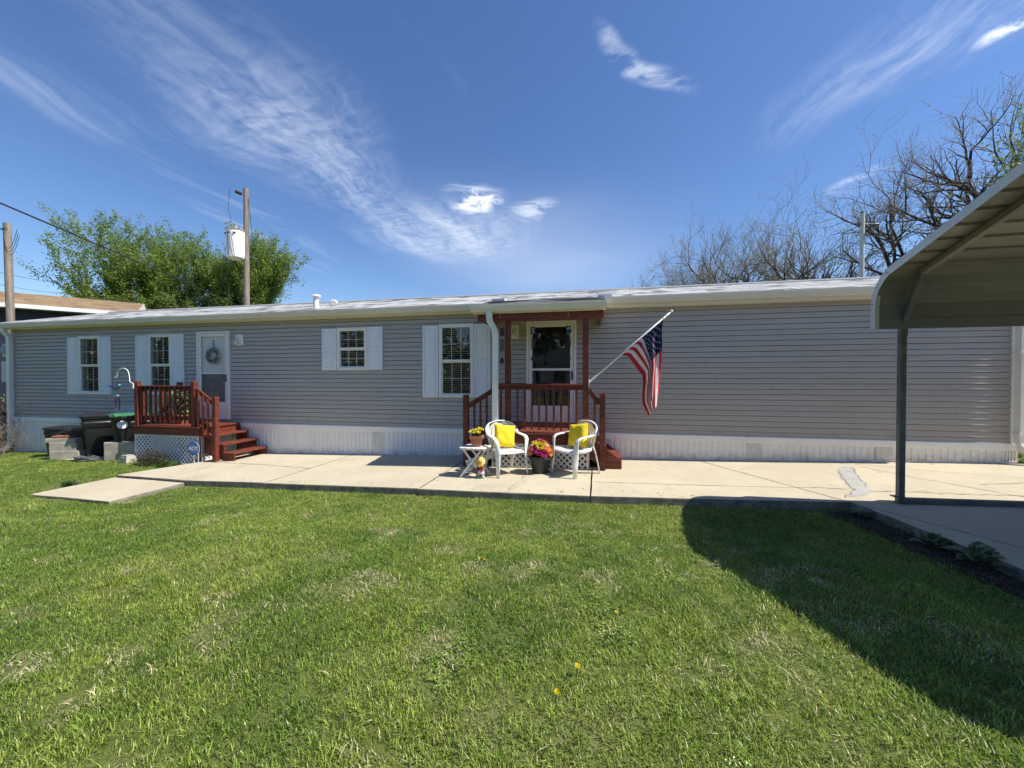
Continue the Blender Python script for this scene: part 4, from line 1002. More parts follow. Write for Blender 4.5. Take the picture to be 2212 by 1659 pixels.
def flower(mb, c, d, r, npet, rows=1, cup=.25, wid=1.1):
    """radial petals facing d; the centre is left for a disc"""
    c, d = Vector(c), Vector(d).normalized(); q = d.to_track_quat('Z', 'Y'); rnd = random.Random(int(c.x * 1e5))
    for row in range(rows):
        rr = r * (1 - .24 * row); cu = cup + .42 * row
        for k in range(npet):
            a = 2 * math.pi * (k + .5 * row) / npet + rnd.uniform(-.1, .1); w = 2 * math.pi / npet * wid * .5
            P = lambda t, da, h: c + q @ Vector((rr * t * math.cos(a + da), rr * t * math.sin(a + da), rr * h))
            mb.add([P(.1, 0, 0), P(.62, -w, cu * .45), P(.95, -w * .55, cu * .8), P(1.02, 0, cu * .85), P(.95, w * .55, cu * .8), P(.62, w, cu * .45)], [(0, 1, 2, 3, 4, 5)])
def petal_mat(name, c): return leaf_mat(name, c, tuple(x * .82 for x in c), tuple(x * .8 for x in c), .3, 20.)
PY = petal_mat('yellow_petal', (.84, .68, .02)); PO = petal_mat('orange_petal', (.80, .24, .03)); PK = petal_mat('magenta_petal', (.42, .015, .15)); PWH = petal_mat('white_petal', (.80, .78, .76))
PR = petal_mat('red_petal', (.62, .07, .02)); PB = pm('flower_disc', (.10, .055, .02), (.05, .03, .012), .9, 80.)
def table_pot():
    x, y, z = -1.805, -1.63, ztab; T = thing('flower_pot', 'square terracotta pot of yellow flowers standing on the folding table', 'flower pot', (x, y, z), R(12))
    mb = MB(); mb.lathe([(.095, .0), (.128, .125), (.132, .126), (.150, .128), (.153, .168), (.135, .170), (.128, .14), (.0, .14)], 4, (0, 0, 0), Matrix.Rotation(R(45), 4, 'Z'), close=False); mb.add([(-.067, -.067, .001), (.067, -.067, .001), (.067, .067, .001), (-.067, .067, .001)], [(0, 1, 2, 3)])
    mb.build('pot', TERRA, T, local=True)
    rnd = random.Random(5); lf = MB()
    for k in range(70):
        a = rnd.uniform(0, 6.28); e = rnd.uniform(.1, 1.2); leaf(lf, (rnd.uniform(-.07, .07), rnd.uniform(-.07, .07), .14 + rnd.uniform(0, .08)), (math.cos(a) * math.cos(e), math.sin(a) * math.cos(e), math.sin(e)), rnd.uniform(.05, .095), .024, .35)
    lf.build('foliage', LEAFD, T, local=True)
    for k, (px, py, pz) in enumerate([(-.07, -.05, .245), (-.03, -.07, .235), (.0, -.02, .26), (.055, -.04, .285), (.085, .02, .26), (-.055, .04, .25), (.02, .06, .25), (-.095, .0, .23), (.04, -.075, .235)]):
        f = MB(); flower(f, (px, py, pz), (px * 3, py * 3 - .35, .6), .034, 9, 3, .5); f.build('flower', PY, T, local=True)
table_pot()
def planter():
    x, y = -.81, -1.30; T = thing('flower_planter', 'large round dark grey planter of mixed bright flowers between the two chairs', 'planter', (x, y, gz(x)))
    mb = MB(); mb.lathe([(.120, 0), (.128, .01), (.178, .235), (.182, .240), (.198, .242), (.200, .278), (.182, .280), (.172, .245), (.0, .24)], 28, close=True)
    mb.build('pot', pm('charcoal_resin', (.042, .043, .045), (.03, .03, .032), .55, 8., bump=.1, stretch=(1, 1, 8)), T, True, True, sharp=35)
    rnd = random.Random(7); lf = MB()
    for k in range(110):
        a = rnd.uniform(0, 6.28); e = rnd.uniform(-.2, 1.1); r = rnd.uniform(.02, .15); leaf(lf, (r * math.cos(a), r * math.sin(a), .26 + rnd.uniform(0, .09)), (math.cos(a) * math.cos(e), math.sin(a) * math.cos(e), math.sin(e)), rnd.uniform(.06, .12), .035, .4)
    lf.build('foliage', LEAFD, T, local=True)
    kinds = [('y', PY, .062, 13, 2), ('o', PO, .052, 12, 2), ('k', PK, .068, 9, 4), ('w', PWH, .048, 12, 2), ('r', PR, .050, 12, 2)]
    # big blooms seen from the front: (angle from front, height angle, kind)
    spots = [(-8, 62, 0), (-40, 55, 0), (28, 60, 0), (0, 20, 2), (-24, 26, 2), (22, 14, 2), (-55, 30, 1), (-75, 18, 1), (48, 26, 1), (68, 22, 4), (40, 48, 3), (-62, 52, 3), (58, 55, 3), (80, 40, 1), (-88, 40, 3), (5, 42, 0), (-15, 80, 3), (20, 82, 2), (110, 40, 0), (150, 45, 1), (-150, 40, 2), (-115, 30, 4), (180, 60, 0), (130, 70, 3), (-130, 68, 1), (35, 30, 4), (-42, 12, 1), (60, 6, 1), (-95, 60, 0), (75, 70, 2)]
    for a, e, k in spots:
        nm, m, r, n, rows = kinds[k]; aa = R(a - 90); ee = R(e); d = Vector((math.cos(aa) * math.cos(ee), math.sin(aa) * math.cos(ee), math.sin(ee)))
        c = Vector((0, 0, .30)) + Vector((d.x * .19, d.y * .19, d.z * .20)) + Vector((0, 0, rnd.uniform(-.01, .02)))
        f = MB(); flower(f, c, d + Vector((0, 0, .15)), r * 1.18, n, rows, .25)
        mats = [m, PB, PY]
        if k in (0, 3, 1, 4):
            f.cur = 1 if k == 0 else 2; q = d.to_track_quat('Z', 'Y'); f.lathe([(.0, .012), (r * .28, .008), (r * .30, .0)], 8, (0, 0, 0), Matrix.Translation(c + d * .006) @ q.to_matrix().to_4x4(), close=False)
        f.build('flower', mats, T, local=True)
    st = MB()
    for k in range(9):
        a = rnd.uniform(0, 6.28); st.tube([(.08 * math.cos(a), .08 * math.sin(a), .34), (.15 * math.cos(a), .15 * math.sin(a), .50 + rnd.uniform(0, .04))], [.003, .001], 4)
    st.build('spray', pm('pale_stem', (.5, .42, .45)), T, local=True)
planter()
def figurine():
    x, y = -1.705, -1.765; T = thing('garden_figurine', 'small painted garden figurine wearing a big yellow sunflower hat below the folding table', 'figurine', (x, y, gz(x)), R(8))
    CER = lambda n, c: pm(n, c, None, .3, 12., coat=.4)
    mb = MB(); mb.lathe([(.068, 0), (.075, .012), (.07, .03), (.05, .042), (.0, .045)], 16, sx=1.05, sy=.85); mb.build('base', CER('glazed_green', (.13, .24, .16)), T, True, True)
    b = MB(); b.lathe([(.040, .035), (.056, .06), (.058, .085), (.045, .12), (.034, .14)], 16, (.012, 0, 0), sy=.8); b.build('apron', CER('glazed_white', (.74, .72, .68)), T, True, True)
    j = MB(); j.lathe([(.044, .115), (.048, .14), (.04, .17), (.024, .19), (.018, .20)], 16, sy=.8); j.tube([(-.035, -.01, .165), (-.055, -.03, .135), (-.03, -.05, .12), (.0, -.05, .125)], [.016, .015, .013, .011], 8); j.tube([(.035, -.01, .165), (.056, -.03, .135), (.03, -.05, .12), (.0, -.052, .128)], [.016, .015, .013, .011], 8)
    j.build('jacket', CER('glazed_red', (.36, .06, .05)), T, True, True)
    lg = MB(); lg.lathe([(.0, .012), (.02, .01), (.026, .0), (.018, -.012), (0, -.014)], 10, (-.03, -.05, .055)); lg.lathe([(.0, .012), (.02, .01), (.026, .0), (.018, -.012), (0, -.014)], 10, (.03, -.052, .052)); lg.build('shoe', CER('glazed_brown', (.10, .05, .04)), T, True, True)
    h = MB(); h.lathe([(.0, -.04), (.022, -.034), (.036, -.015), (.038, .005), (.03, .03), (.0, .042)], 14, (0, -.005, .225), sy=.95); h.lathe([(0, .008), (.008, .0), (0, -.008)], 8, (0, -.043, .22)); h.build('head', CER('glazed_skin', (.62, .34, .22)), T, True, True)
    e = MB()
    for s in (-1, 1): e.lathe([(0, .005), (.005, 0), (0, -.005)], 6, (.013 * s, -.040, .235))
    e.tube([(-.012, -.039, .207), (0, -.042, .203), (.012, -.039, .207)], .002, 5); e.build('face', CER('glazed_black', (.03, .02, .02)), T, True, True)
    # hat: scalloped brim of petals tipped towards the viewer
    M = Matrix.Translation((.0, -.028, .262)) @ Matrix.Rotation(R(58), 4, 'X'); br = MB(); n = 40
    vs = []; fs = []
    prof = [(.034, .022), (.05, .014), (.068, .010), (.081, .0), (.086, -.012), (.078, -.016), (.045, -.004)]
    for i, (r, z) in enumerate(prof):
        for k in range(n):
            a = 2 * math.pi * k / n; sc_ = 1 + (.06 * math.sin(a * 11) if 1 < i < 6 else 0); vs.append((r * sc_ * math.cos(a), r * sc_ * math.sin(a), z + (.004 * math.sin(a * 11 + 1) if 0 < i < 5 else 0)))
    for i in range(len(prof) - 1):
        for k in range(n): k2 = (k + 1) % n; fs.append((i * n + k, i * n + k2, (i + 1) * n + k2, (i + 1) * n + k))
    br.add(vs, fs).xf(M).build('hat_brim', CER('glazed_yellow', (.72, .50, .10)), T, True, True)
    cr = MB(); cr.lathe([(.040, .016), (.041, .03), (.034, .05), (.018, .06), (0, .062)], 18).xf(M); cr.build('hat_crown', CER('glazed_gold', (.62, .33, .06)), T, True, True)
figurine()

# ------------------------------------------------------------------ things hanging on the porch
def chime(label, x, zt, zb, y=-1.0, disc=True):
    T = thing('wind_chime', label, 'wind chime', (x, y, zb), 0, 'black wind chimes on the porch beam')
    W = lambda: MB()
    c = W(); c.tube([(x, y, 2.52), (x - .03, y, zt)], .0015, 4); c.tube([(x, y, 2.52), (x + .03, y, zt)], .0015, 4); c.build('cord', BLACKM, T)
    b = W(); b.box(x - .042, x + .042, y - .012, y + .012, zt - .13, zt, .008); b.build('panel', BLACKM, T)
    if disc:
        m = pm('chime_silver', (.45, .47, .5), None, .3, metal=.6); d = W(); rnd = random.Random(int(x * 100))
        for k in range(4): d.lathe([(.0, .004), (.011, .003), (.014, 0)], 9, (0, 0, 0), Matrix.Translation((x + rnd.uniform(-.016, .022), y - .013, zt - .06 + rnd.uniform(-.035, .03))) @ Matrix.Rotation(R(90), 4, 'X'), close=False)
        d.build('ornament', m, T)
    for k in range(4):
        px = x - .033 + .022 * k; zz = zt - .19 - .012 * (k % 2); t = W(); t.tube([(px, y, zz), (px, y, zb + .18 + .02 * k)], .0065, 6); t.tube([(px, y, zt - .13), (px, y, zz)], .001, 3, False); t.build('tube', BLACKM, T)
    s = W(); s.tube([(x, y, zt - .13), (x, y, zb + .12)], .0015, 4); s.build('clapper_cord', BLACKM, T)
    p = W(); p.add([(x, y - .004, zb + .125), (x + .04, y - .004, zb + .03), (x + .022, y - .004, zb), (x - .022, y - .004, zb), (x - .04, y - .004, zb + .03), (x, y + .004, zb + .125), (x + .04, y + .004, zb + .03), (x + .022, y + .004, zb), (x - .022, y + .004, zb), (x - .04, y + .004, zb + .03)], [(0, 1, 2, 3, 4), (9, 8, 7, 6, 5)] + [(i, (i + 1) % 5, 5 + (i + 1) % 5, 5 + i) for i in range(5)]); p.build('sail', BLACKM, T)
chime('black wind chime hanging beside the white porch downspout', -1.53, 2.395, 1.78, -1.0, False)
chime('black wind chime with silver discs hanging at the left edge of the glass door', -.98, 2.405, 1.82)
chime('black wind chime with silver discs hanging at the right edge of the glass door', -.368, 2.405, 1.82)

def flag():
    A0 = Vector((-.036, -.99, 1.44)); TIP = Vector((1.262, -1.06, 2.585)); T = thing('flag', 'stars and stripes flag hanging limp from a white pole on the porch post', 'flag', A0)
    pole = MB(); pole.tube([A0 + (TIP - A0) * .03, TIP], .0135, 10); pole.build('pole', PLASTW, T, True)
    br = MB(); br.box(-.034, -.026, -1.02, -.965, 1.37, 1.50, .002); br.tube([A0 + Vector((-.0, 0, 0)), A0 + (TIP - A0) * .10], .02, 10); br.build('bracket', PLASTW, T)
    k = MB(); k.lathe([(0, -.024), (.017, -.017), (.024, 0), (.017, .017), (0, .024)], 12, TIP); k.build('finial', PLASTW, T, True)
    k = MB(); d = (TIP - A0).normalized()
    for t in (.90, .935): k.tube([A0 + (TIP - A0) * t - d * .01, A0 + (TIP - A0) * t + d * .012], .021, 8)
    k.build('flag_ring', PLASTW, T)
    S = A0 + (TIP - A0) * .885; E = A0 + (TIP - A0) * .375       # hoist from canton corner to lower corner
    PX = .3617 / 1.3888 * 6.62 / 831                              # metres per pixel of the close-up the outline came from
    def w(px, py): return Vector((-.036 + (px - 1285) * PX, 0, 1.44 - (py - 825) * PX))
    import bisect
    # outline curves of the two long edges (canton edge and lower edge)
    top = [(1893, 296), (1852, 335), (1836, 420), (1834, 560), (1830, 700), (1822, 850), (1806, 985)]
    low = [(1562, 572), (1632, 668), (1702, 765), (1706, 830), (1697, 905), (1700, 985), (1745, 1078)]
    def curve(c, v):
        P = [w(*q) for q in c]; L = [0]
        for a, b in zip(P[:-1], P[1:]): L.append(L[-1] + (b - a).length)
        s = v * L[-1]; i = min(max(bisect.bisect_right(L, s) - 1, 0), len(P) - 2); t = (s - L[i]) / (L[i + 1] - L[i]); return P[i].lerp(P[i + 1], t)
    def cloth(u, v):
        a = curve(top, v); b = curve(low, v); h = S.lerp(E, u)
        g = ss(v / .42); uu = u + .10 * math.sin(u * 3.14159 * 2) * g
        p = a.lerp(b, uu)
        st = h + (p - S.lerp(E, u)) * 1.0; p = Vector((p.x, 0, p.z))
        k_ = 1 - ss(v / .10); p.x = p.x * (1 - k_) + h.x * k_ * 1 if v < .10 else p.x; p.z = p.z * (1 - k_) + h.z * k_ if v < .10 else p.z
        y = h.y + g * (.055 * math.sin(u * 14.5 + v * 1.6) + .02 * math.sin(u * 27 - v * 5)) - .03 * g
        p.x += g * .018 * math.sin(u * 14.5 + 1.2); p.z += -.02 * g * math.sin(u * 9.)
        return Vector((p.x, y, p.z))
    nu, nv = 52, 40; vs = []; fs = []; mi = []
    for j in range(nv + 1):
        for i in range(nu + 1): vs.append(cloth(i / nu, j / nv))
    mb = MB(); mb.v = [tuple(q) for q in vs]
    for j in range(nv):
        for i in range(nu):
            stripe = int(i / nu * 13); can = i < nu * 7 / 13 and j < nv * .4
            mb.f.append((j * (nu + 1) + i, (j + 1) * (nu + 1) + i, (j + 1) * (nu + 1) + i + 1, j * (nu + 1) + i + 1)); mb.mi.append(2 if can else (0 if stripe % 2 == 0 else 1))
    fab = lambda n, c: leaf_mat(n, c, tuple(x * .88 for x in c), tuple(x * .9 for x in c), .22, 9., .7)
    cl = mb.build('cloth', [fab('flag_red', (.56, .022, .04)), fab('flag_white', (.82, .79, .77)), fab('flag_blue', (.012, .014, .06))], T, True)
    stx = MB()
    for r in range(9):
        for c_ in range(6 if r % 2 == 0 else 5):
            cu = (r + 1) / 10 * 7 / 13; cv = ((c_ + .5) / 6 if r % 2 == 0 else (c_ + 1) / 6) * .4; ring = []
            for k in range(10):
                a = math.pi * k / 5; rr = 1 if k % 2 == 0 else .45; ring.append((cu + .019 * rr * math.cos(a), cv + .0125 * rr * math.sin(a)))
            for off in (-.003, .003): stx.add([cloth(min(max(q, 0), 1), max(p_, 0)) + Vector((0, off, 0)) for q, p_ in ring], [tuple(range(10))])
    stx.build('stars', MATS['flag_white'], cl)
flag()
def wreath():
    c = Vector((-8.80, -.075, 2.06)); T = thing('wreath', 'grey-green leafy wreath hanging in the white back door', 'wreath', c)
    rnd = random.Random(4); lf = MB()
    for k in range(240):
        a = rnd.uniform(0, 6.283); r = .125 + rnd.gauss(0, .018); b = c + Vector((r * math.cos(a), rnd.uniform(-.016, .016), r * math.sin(a)))
        d = Vector((math.cos(a + rnd.uniform(.2, 1.7)), rnd.uniform(-.1, .1), math.sin(a + rnd.uniform(.2, 1.7)))); leaf(lf, b, d, rnd.uniform(.05, .09), .022, .1, (0, -1, 0))
    lf.build('leaves', leaf_mat('eucalyptus', (.26, .30, .24), (.17, .21, .16), None, .2, 12.), T)
    MB().tube([c + Vector((.125 * math.cos(k * .3927), 0, .125 * math.sin(k * .3927))) for k in range(17)], .008, 6).build('ring', pm('vine', (.10, .07, .045)), T)
    MB().box(c.x + .0, c.x + .022, -.056, -.053, c.z + .12, c.z + .36).build('ribbon', pm('brown_ribbon', (.10, .06, .045)), T)
wreath()
# ------------------------------------------------------------------ left corner: bins, blocks, sign
pad = MB().prism([(-12.65, -1.02), (-9.95, -1.05), (-9.95, -.06), (-12.65, -.06)], lambda x, y: gz(x) - .1, lambda x, y: gz(x) + .012).build('paved_pad', CONC); pad['kind'] = 'structure'
def wheeled_bin(label, x, y, rz, lidmat, sticker):
    z = gz(x) + .012; T = thing('wheeled_bin', label, 'trash bin', (x, y, z), rz, 'wheeled bins by the stoop')
    w0, w1, d0, d1, h = .225, .300, .25, .355, .93
    b = MB()
    def ring(t, grow=0.):
        w = w0 + (w1 - w0) * t + grow; d = d0 + (d1 - d0) * t + grow; r = .05; out = []
        for sx, sy, a0 in ((1, 1, 0), (-1, 1, 90), (-1, -1, 180), (1, -1, 270)):
            for k in range(4): a = R(a0 + 30 * k); out.append((sx * (w - r) + r * math.cos(a), sy * (d - r) + r * math.sin(a)))
        return out
    prof = [(0, .03, 0), (.12, .10, 0), (.12, .11, .006), (.70, .68, .0), (.72, .70, .012), (.86, .82, .012), (.88, .84, 0), (1., .915, 0), (1., .92, .022), (1., .95, .022)]
    vs = []; n = 16
    for t, zz, g in prof: vs += [(px, py, zz * 1.0) for px, py in ring(t, g)]
    fs = [(i * n + k, i * n + (k + 1) % n, (i + 1) * n + (k + 1) % n, (i + 1) * n + k) for i in range(len(prof) - 1) for k in range(n)] + [tuple(range(n))[::-1]]
    b.add(vs, fs); b.build('body', BLACK, T, True, True, sharp=30)
    l = MB(); vs = []
    for t, zz, g in ((1, .952, .03), (1, .975, .034), (1, .985, .02), (.93, 1.005, 0), (.55, 1.02, 0), (.1, 1.025, 0)):
        k_ = 1 if t > .9 else t; vs += [((px * k_), (py * k_), zz) for px, py in ring(1 if t > .9 else 1, g)]
    l.add(vs, [(i * n + k, i * n + (k + 1) % n, (i + 1) * n + (k + 1) % n, (i + 1) * n + k) for i in range(5) for k in range(n)] + [tuple(5 * n + k for k in range(n))])
    l.box(-.10, .10, -.31, -.23, 1.004, 1.022, .006); l.build('lid', lidmat, T, True, True, sharp=25)
    hd = MB(); hd.tube([(-.27, .35, .90), (-.27, .43, .935), (.27, .43, .935), (.27, .35, .90)], .016, 8); hd.build('handle', BLACK, T, True, True)
    for s in (-1, 1):
        wl = MB(); wl.lathe([(.0, -.028), (.09, -.028), (.12, -.022), (.125, 0), (.12, .022), (.09, .028), (0, .028)], 18, (0, 0, 0), Matrix.Translation((.25 * s, .24, .125)) @ Matrix.Rotation(R(90), 4, 'Y')); wl.build('wheel', BLACK, T, True, True, sharp=35)
    p = MB(); p.box(-.06, .06, -.3215, -.3145, .745, .775); p.build('number_plate', pm('plate_grey', (.30, .30, .29)), T, local=True)
    sl = MB(); sl.box(-.10, .10, -.305, -.27, .42, .44, .004); sl.box(-.09, .09, -.29, -.262, .30, .41); sl.tube([(-.085, -.292, .36), (.085, -.292, .36)], .012, 8); sl.build('grab_bar', BLACKM, T, local=True)
    if sticker:
        d = MB(); d.lathe([(0, .002), (.088, .002), (.090, 0)], 28, (0, 0, 0), Matrix.Translation((.3085, -.19, .775)) @ Matrix.Rotation(R(85.5), 4, 'Y'), close=False)
        s = d.build('sticker', pm('sticker_white', (.80, .80, .80), (.76, .77, .77), .5, 9., speck=(.35, .36, .38), sscale=28), T, local=True)
    return T
GREENL = pm('green_lid', (.05, .20, .085), (.04, .16, .07), .42, 6., bump=.06)
BLACKL = pm('black_lid', (.025, .026, .03), (.018, .018, .02), .32, 6., bump=.06)
wheeled_bin('black wheeled bin with a black lid between the round cans and the green-lidded bin', -11.52, -.50, R(-30), BLACKL, False)
wheeled_bin('black wheeled bin with a green lid and a round white sticker', -10.48, -.58, R(-30), GREENL, True)
def round_can(label, x, y, h, r, rz):
    T = thing('trash_can', label, 'trash can', (x, y, gz(x) + .012), rz, 'round black cans at the skirting')
    b = MB(); pr = [(r * .80, 0), (r * .82, .02), (r * .97, h * .72), (r * 1.01, h * .74), (r * 1.02, h * .86), (r * 1.0, h * .88), (r * 1.03, h * .93)]; b.lathe(pr, 24); b.build('body', BLACK, T, True, True, sharp=30)
    l = MB(); l.lathe([(r * 1.06, h * .90), (r * 1.10, h * .905), (r * 1.10, h * .955), (r * 1.0, h * .975), (r * .5, h * 1.0), (0, h * 1.005)], 24); l.build('lid', BLACKL, T, True, True, sharp=40)
    for s in (-1, 1): k = MB(); k.tube([(s * r * 1.0, -.07, h * .80), (s * r * 1.14, -.06, h * .82), (s * r * 1.14, .06, h * .82), (s * r * 1.0, .07, h * .80)], .014, 6); k.build('handle', BLACK, T, True, True)
round_can('black round lidded trash can nearest the left house corner', -12.78, -.50, .73, .32, R(20))
round_can('black round lidded trash can tucked behind the stacked blocks', -12.10, -.52, .68, .31, R(50))
def cblock(name, label, x0, x1, y0, y1, z0, z1, mat=BLOCKM, grp='loose concrete blocks', cat='block', rz=0.):
    rz += R(19)
    mb = MB(); W, D, H = x1 - x0, y1 - y0, z1 - z0; cx, cy = (x0 + x1) / 2, (y0 + y1) / 2
    mb.box(-W / 2, W / 2, -D / 2, D / 2, 0, H, .007)
    o = mb.build(name, mat, None, loc=(cx, cy, z0), rot=(0, 0, rz)); tag(o, label, cat, grp if cat == 'block' else None)
gl = gz(-12.1) + .012
cblock('concrete_block', 'long grey concrete block at the bottom of the left stack', -12.27, -11.68, -.98, -.79, gl, gl + .19)
cblock('concrete_block', 'long grey concrete block in the middle of the left stack', -12.30, -11.75, -.975, -.785, gl + .19, gl + .38, rz=R(1.5))
cblock('concrete_block', 'narrow grey block at the lower left end of the left stack', -12.46, -12.33, -.98, -.60, gl - .01, gl + .18)
cblock('concrete_block', 'narrow grey block at the upper left end of the left stack', -12.445, -12.325, -.975, -.60, gl + .18, gl + .37)
cblock('cap_block', 'thin grey cap block on the left stack under the red brick', -12.42, -11.80, -.97, -.78, gl + .38, gl + .475)
cblock('brick', 'single red brick lying on top of the left block stack', -12.30, -11.92, -.95, -.80, gl + .475, gl + .535, BRICKM, None, 'brick', R(2))
gr = gz(-10.4) + .012
cblock('concrete_block', 'sunlit grey concrete block, lower front one of the right stack', -10.56, -10.16, -1.05, -.86, gr, gr + .195)
cblock('concrete_block', 'sunlit grey concrete block, upper front one of the right stack', -10.56, -10.165, -1.048, -.858, gr + .195, gr + .39)
cblock('concrete_block', 'shaded grey block against the stoop, lower one of the right stack', -10.145, -9.80, -1.0, -.80, gr, gr + .195)
cblock('concrete_block', 'shaded grey block against the stoop, upper one of the right stack', -10.145, -9.80, -1.0, -.80, gr + .195, gr + .39)
cblock('concrete_block', 'thin grey block end at the left side of the right stack, lower', -10.68, -10.585, -1.045, -.70, gr, gr + .195)
cblock('concrete_block', 'thin grey block end at the left side of the right stack, upper', -10.68, -10.585, -1.045, -.70, gr + .195, gr + .388)
def stone():
    z = gz(-9.76); vs = [(-.17, -.10, 0), (.17, -.10, 0), (.18, .10, 0), (-.17, .10, 0), (-.12, -.07, .17), (.12, -.07, .18), (.13, .07, .18), (-.12, .07, .17)]
    mb = MB().add(vs, [(0, 3, 2, 1), (4, 5, 6, 7), (0, 1, 5, 4), (1, 2, 6, 5), (2, 3, 7, 6), (3, 0, 4, 7)]); mb.cur = 0; mb.box(-.02, .03, -.095, -.08, .125, .145)
    o = mb.build('splash_stone', BLOCKM, None, loc=(-9.70, -1.20, z - .01), rot=(0, 0, R(-12))); tag(o, 'pale wedge-shaped concrete footing on the grass before the lattice', 'stone')
stone()
def hose():
    rnd = random.Random(8); pts = []
    for k in range(150):
        a = k * .21; t = k / 150; r = .26 + .05 * math.sin(k * .37); pts.append((-10.98 + r * math.cos(a) * 1.05, -1.13 + r * .42 * math.sin(a), gz(-10.98) + .02 + .085 * t + .012 * math.sin(k * .9)))
    pts += [(-11.3, -1.12, gz(-11.3) + .03), (-11.42, -1.16, gz(-11.4) + .025)]
    tag(MB().tube(pts, .013, 7).build('garden_hose', pm('grey_hose', (.17, .17, .165), (.11, .11, .11), .5, 12.), None, True), 'coiled grey garden hose lying between the two block stacks', 'hose')
hose()
def lattice_panel():
    T = thing('lattice_panel', 'white lattice panel leaning on the siding behind the green-lidded bin', 'lattice', (-10.8, -.09, gz(-10.8)))
    lattice('lattice', (-11.75, -.085, gz(-11.75) + .0), (1, 0, 0), (0, 0, 1), 1.93, .83 - gz(-11.75), T, LATW, .056, .03)
lattice_panel()
def yard_sign():
    x, y = -8.075, -1.115; z = gz(x); T = thing('yard_sign', 'blue octagonal ADT yard sign on a white stake by the stoop', 'sign', (x, y, z - .03))
    BL = pm('sign_blue', (.02, .11, .42), (.018, .10, .38), .35, 8., coat=.3); SW = pm('sign_white', (.78, .80, .82))
    MB().box(x - .011, x + .011, y - .004, y + .006, z - .03, z + .32).build('stake', SW, T)
    cz = z + .295
    def octo(r, ya, yb, sx=1.12): 
        p = [(r * sx * math.cos(R(22.5 + 45 * k)), r * math.sin(R(22.5 + 45 * k))) for k in range(8)]
        vs = [(x + a, ya, cz + b) for a, b in p] + [(x + a, yb, cz + b) for a, b in p]
        return MB().add(vs, [tuple(range(8)), tuple(range(15, 7, -1))] + [(i, (i + 1) % 8, 8 + (i + 1) % 8, 8 + i) for i in range(8)])
    octo(.150, y - .012, y - .005).build('sign_border', pm('sign_pale', (.45, .58, .74)), T); octo(.141, y - .014, y - .0125).build('sign_face', BL, T)
    fr = MB()
    for (a, b, c_, d) in ((-.115, .115, .060, .065), (-.115, .115, -.062, -.057), (-.115, -.110, -.057, .060), (.110, .115, -.057, .060), (-.06, .06, .088, .094), (-.075, .075, -.092, -.080)): fr.box(x + a, x + b, y - .0165, y - .0145, cz + c_, cz + d)
    fr.build('sign_lines', pm('sign_pale', (.45, .58, .74)), T)
    text_mesh('ADT', .115, (x, y - .017, cz - .041), SW, T, 'sign_lettering', .001, (R(90), 0, 0), .18, .0035)
yard_sign()
def bush(name, label, x, y, r, h, mat, nl, L, seed, cat='shrub', wood=BARK):
    z = lawn_z(x, y); T = thing(name, label, cat, (x, y, z)); rnd = random.Random(seed); lf = MB(); st = MB()
    for k in range(26):
        a = rnd.uniform(0, 6.283); e = rnd.uniform(.35, 1.3); p = Vector((x, y, z - .01)); d = Vector((math.cos(a) * math.cos(e), math.sin(a) * math.cos(e), math.sin(e))); q = p + Vector((d.x * r, d.y * r * .8, d.z * h)); st.tube([p, p.lerp(q, .5) + Vector((0, 0, .02)), q], [.006, .004, .002], 4)
    for k in range(nl):
        a = rnd.uniform(0, 6.283); e = math.asin(rnd.uniform(-.05, 1)); s = rnd.uniform(.55, 1.02) * (1 + .12 * math.sin(3 * a + 2)); b = Vector((x + r * s * math.cos(a) * math.cos(e), y + r * .8 * s * math.sin(a) * math.cos(e), z + h * s * math.sin(e) + .02))
        leaf(lf, b, (rnd.uniform(-1, 1), rnd.uniform(-1, 1), rnd.uniform(-.3, 1)), L * rnd.uniform(.6, 1.2), L * .5, .2)
    st.build('stems', wood, T); lf.build('foliage', mat, T)
bush('barberry_shrub', 'rounded brownish barberry shrub in front of the stoop lattice', -8.93, -1.30, .34, .31, leaf_mat('barberry', (.055, .050, .028), (.085, .068, .040), (.10, .10, .05), .25, 7.), 900, .042, 3)
bush('low_plant', 'low bright green plant at the slab edge by the yard sign', -8.48, -1.28, .20, .10, LEAFG, 130, .07, 4, 'plant', LEAFG)
bush('weed', 'broad-leaved green weed in the lawn beside the walkway', -8.62, -2.75, .13, .06, LEAFG, 60, .06, 6, 'plant', LEAFG)
def potted(label, x, y, potm, lm, n, L, h, seed, wid=.04):
    z = .495; T = thing('potted_plant', label, 'potted plant', (x, y, z)); rnd = random.Random(seed)
    MB().lathe([(.085, 0), (.09, .01), (.115, .17), (.13, .172), (.132, .20), (.115, .205), (.105, .17), (0, .165)], 18, (x, y, z)).build('pot', potm, T, True, sharp=35); lf = MB(); st = MB()
    for k in range(9):
        a = rnd.uniform(0, 6.28); q = Vector((x + .16 * math.cos(a), y + .13 * math.sin(a), z + h * rnd.uniform(.7, 1))); st.tube([(x, y, z + .15), (x + .05 * math.cos(a), y + .05 * math.sin(a), z + h * .5), q], [.006, .005, .003], 5)
        for j in range(n):
            t = rnd.uniform(.25, 1); b = Vector((x, y, z + .15)).lerp(q, t); aa = rnd.uniform(0, 6.28); leaf(lf, b, (math.cos(aa), math.sin(aa), rnd.uniform(-.1, .7)), L * rnd.uniform(.7, 1.2), wid, .45)
    st.build('stems', LEAFG, T); lf.build('foliage', lm, T)
potted('leafy green potted plant behind the middle of the stoop railing', -9.08, -.55, pm('straw_pot', (.42, .27, .10), (.30, .18, .07), .8, 30.), leaf_mat('pale_leaf', (.16, .24, .09), (.24, .31, .13), None, .35, 9.), 16, .17, .80, 5, .06)
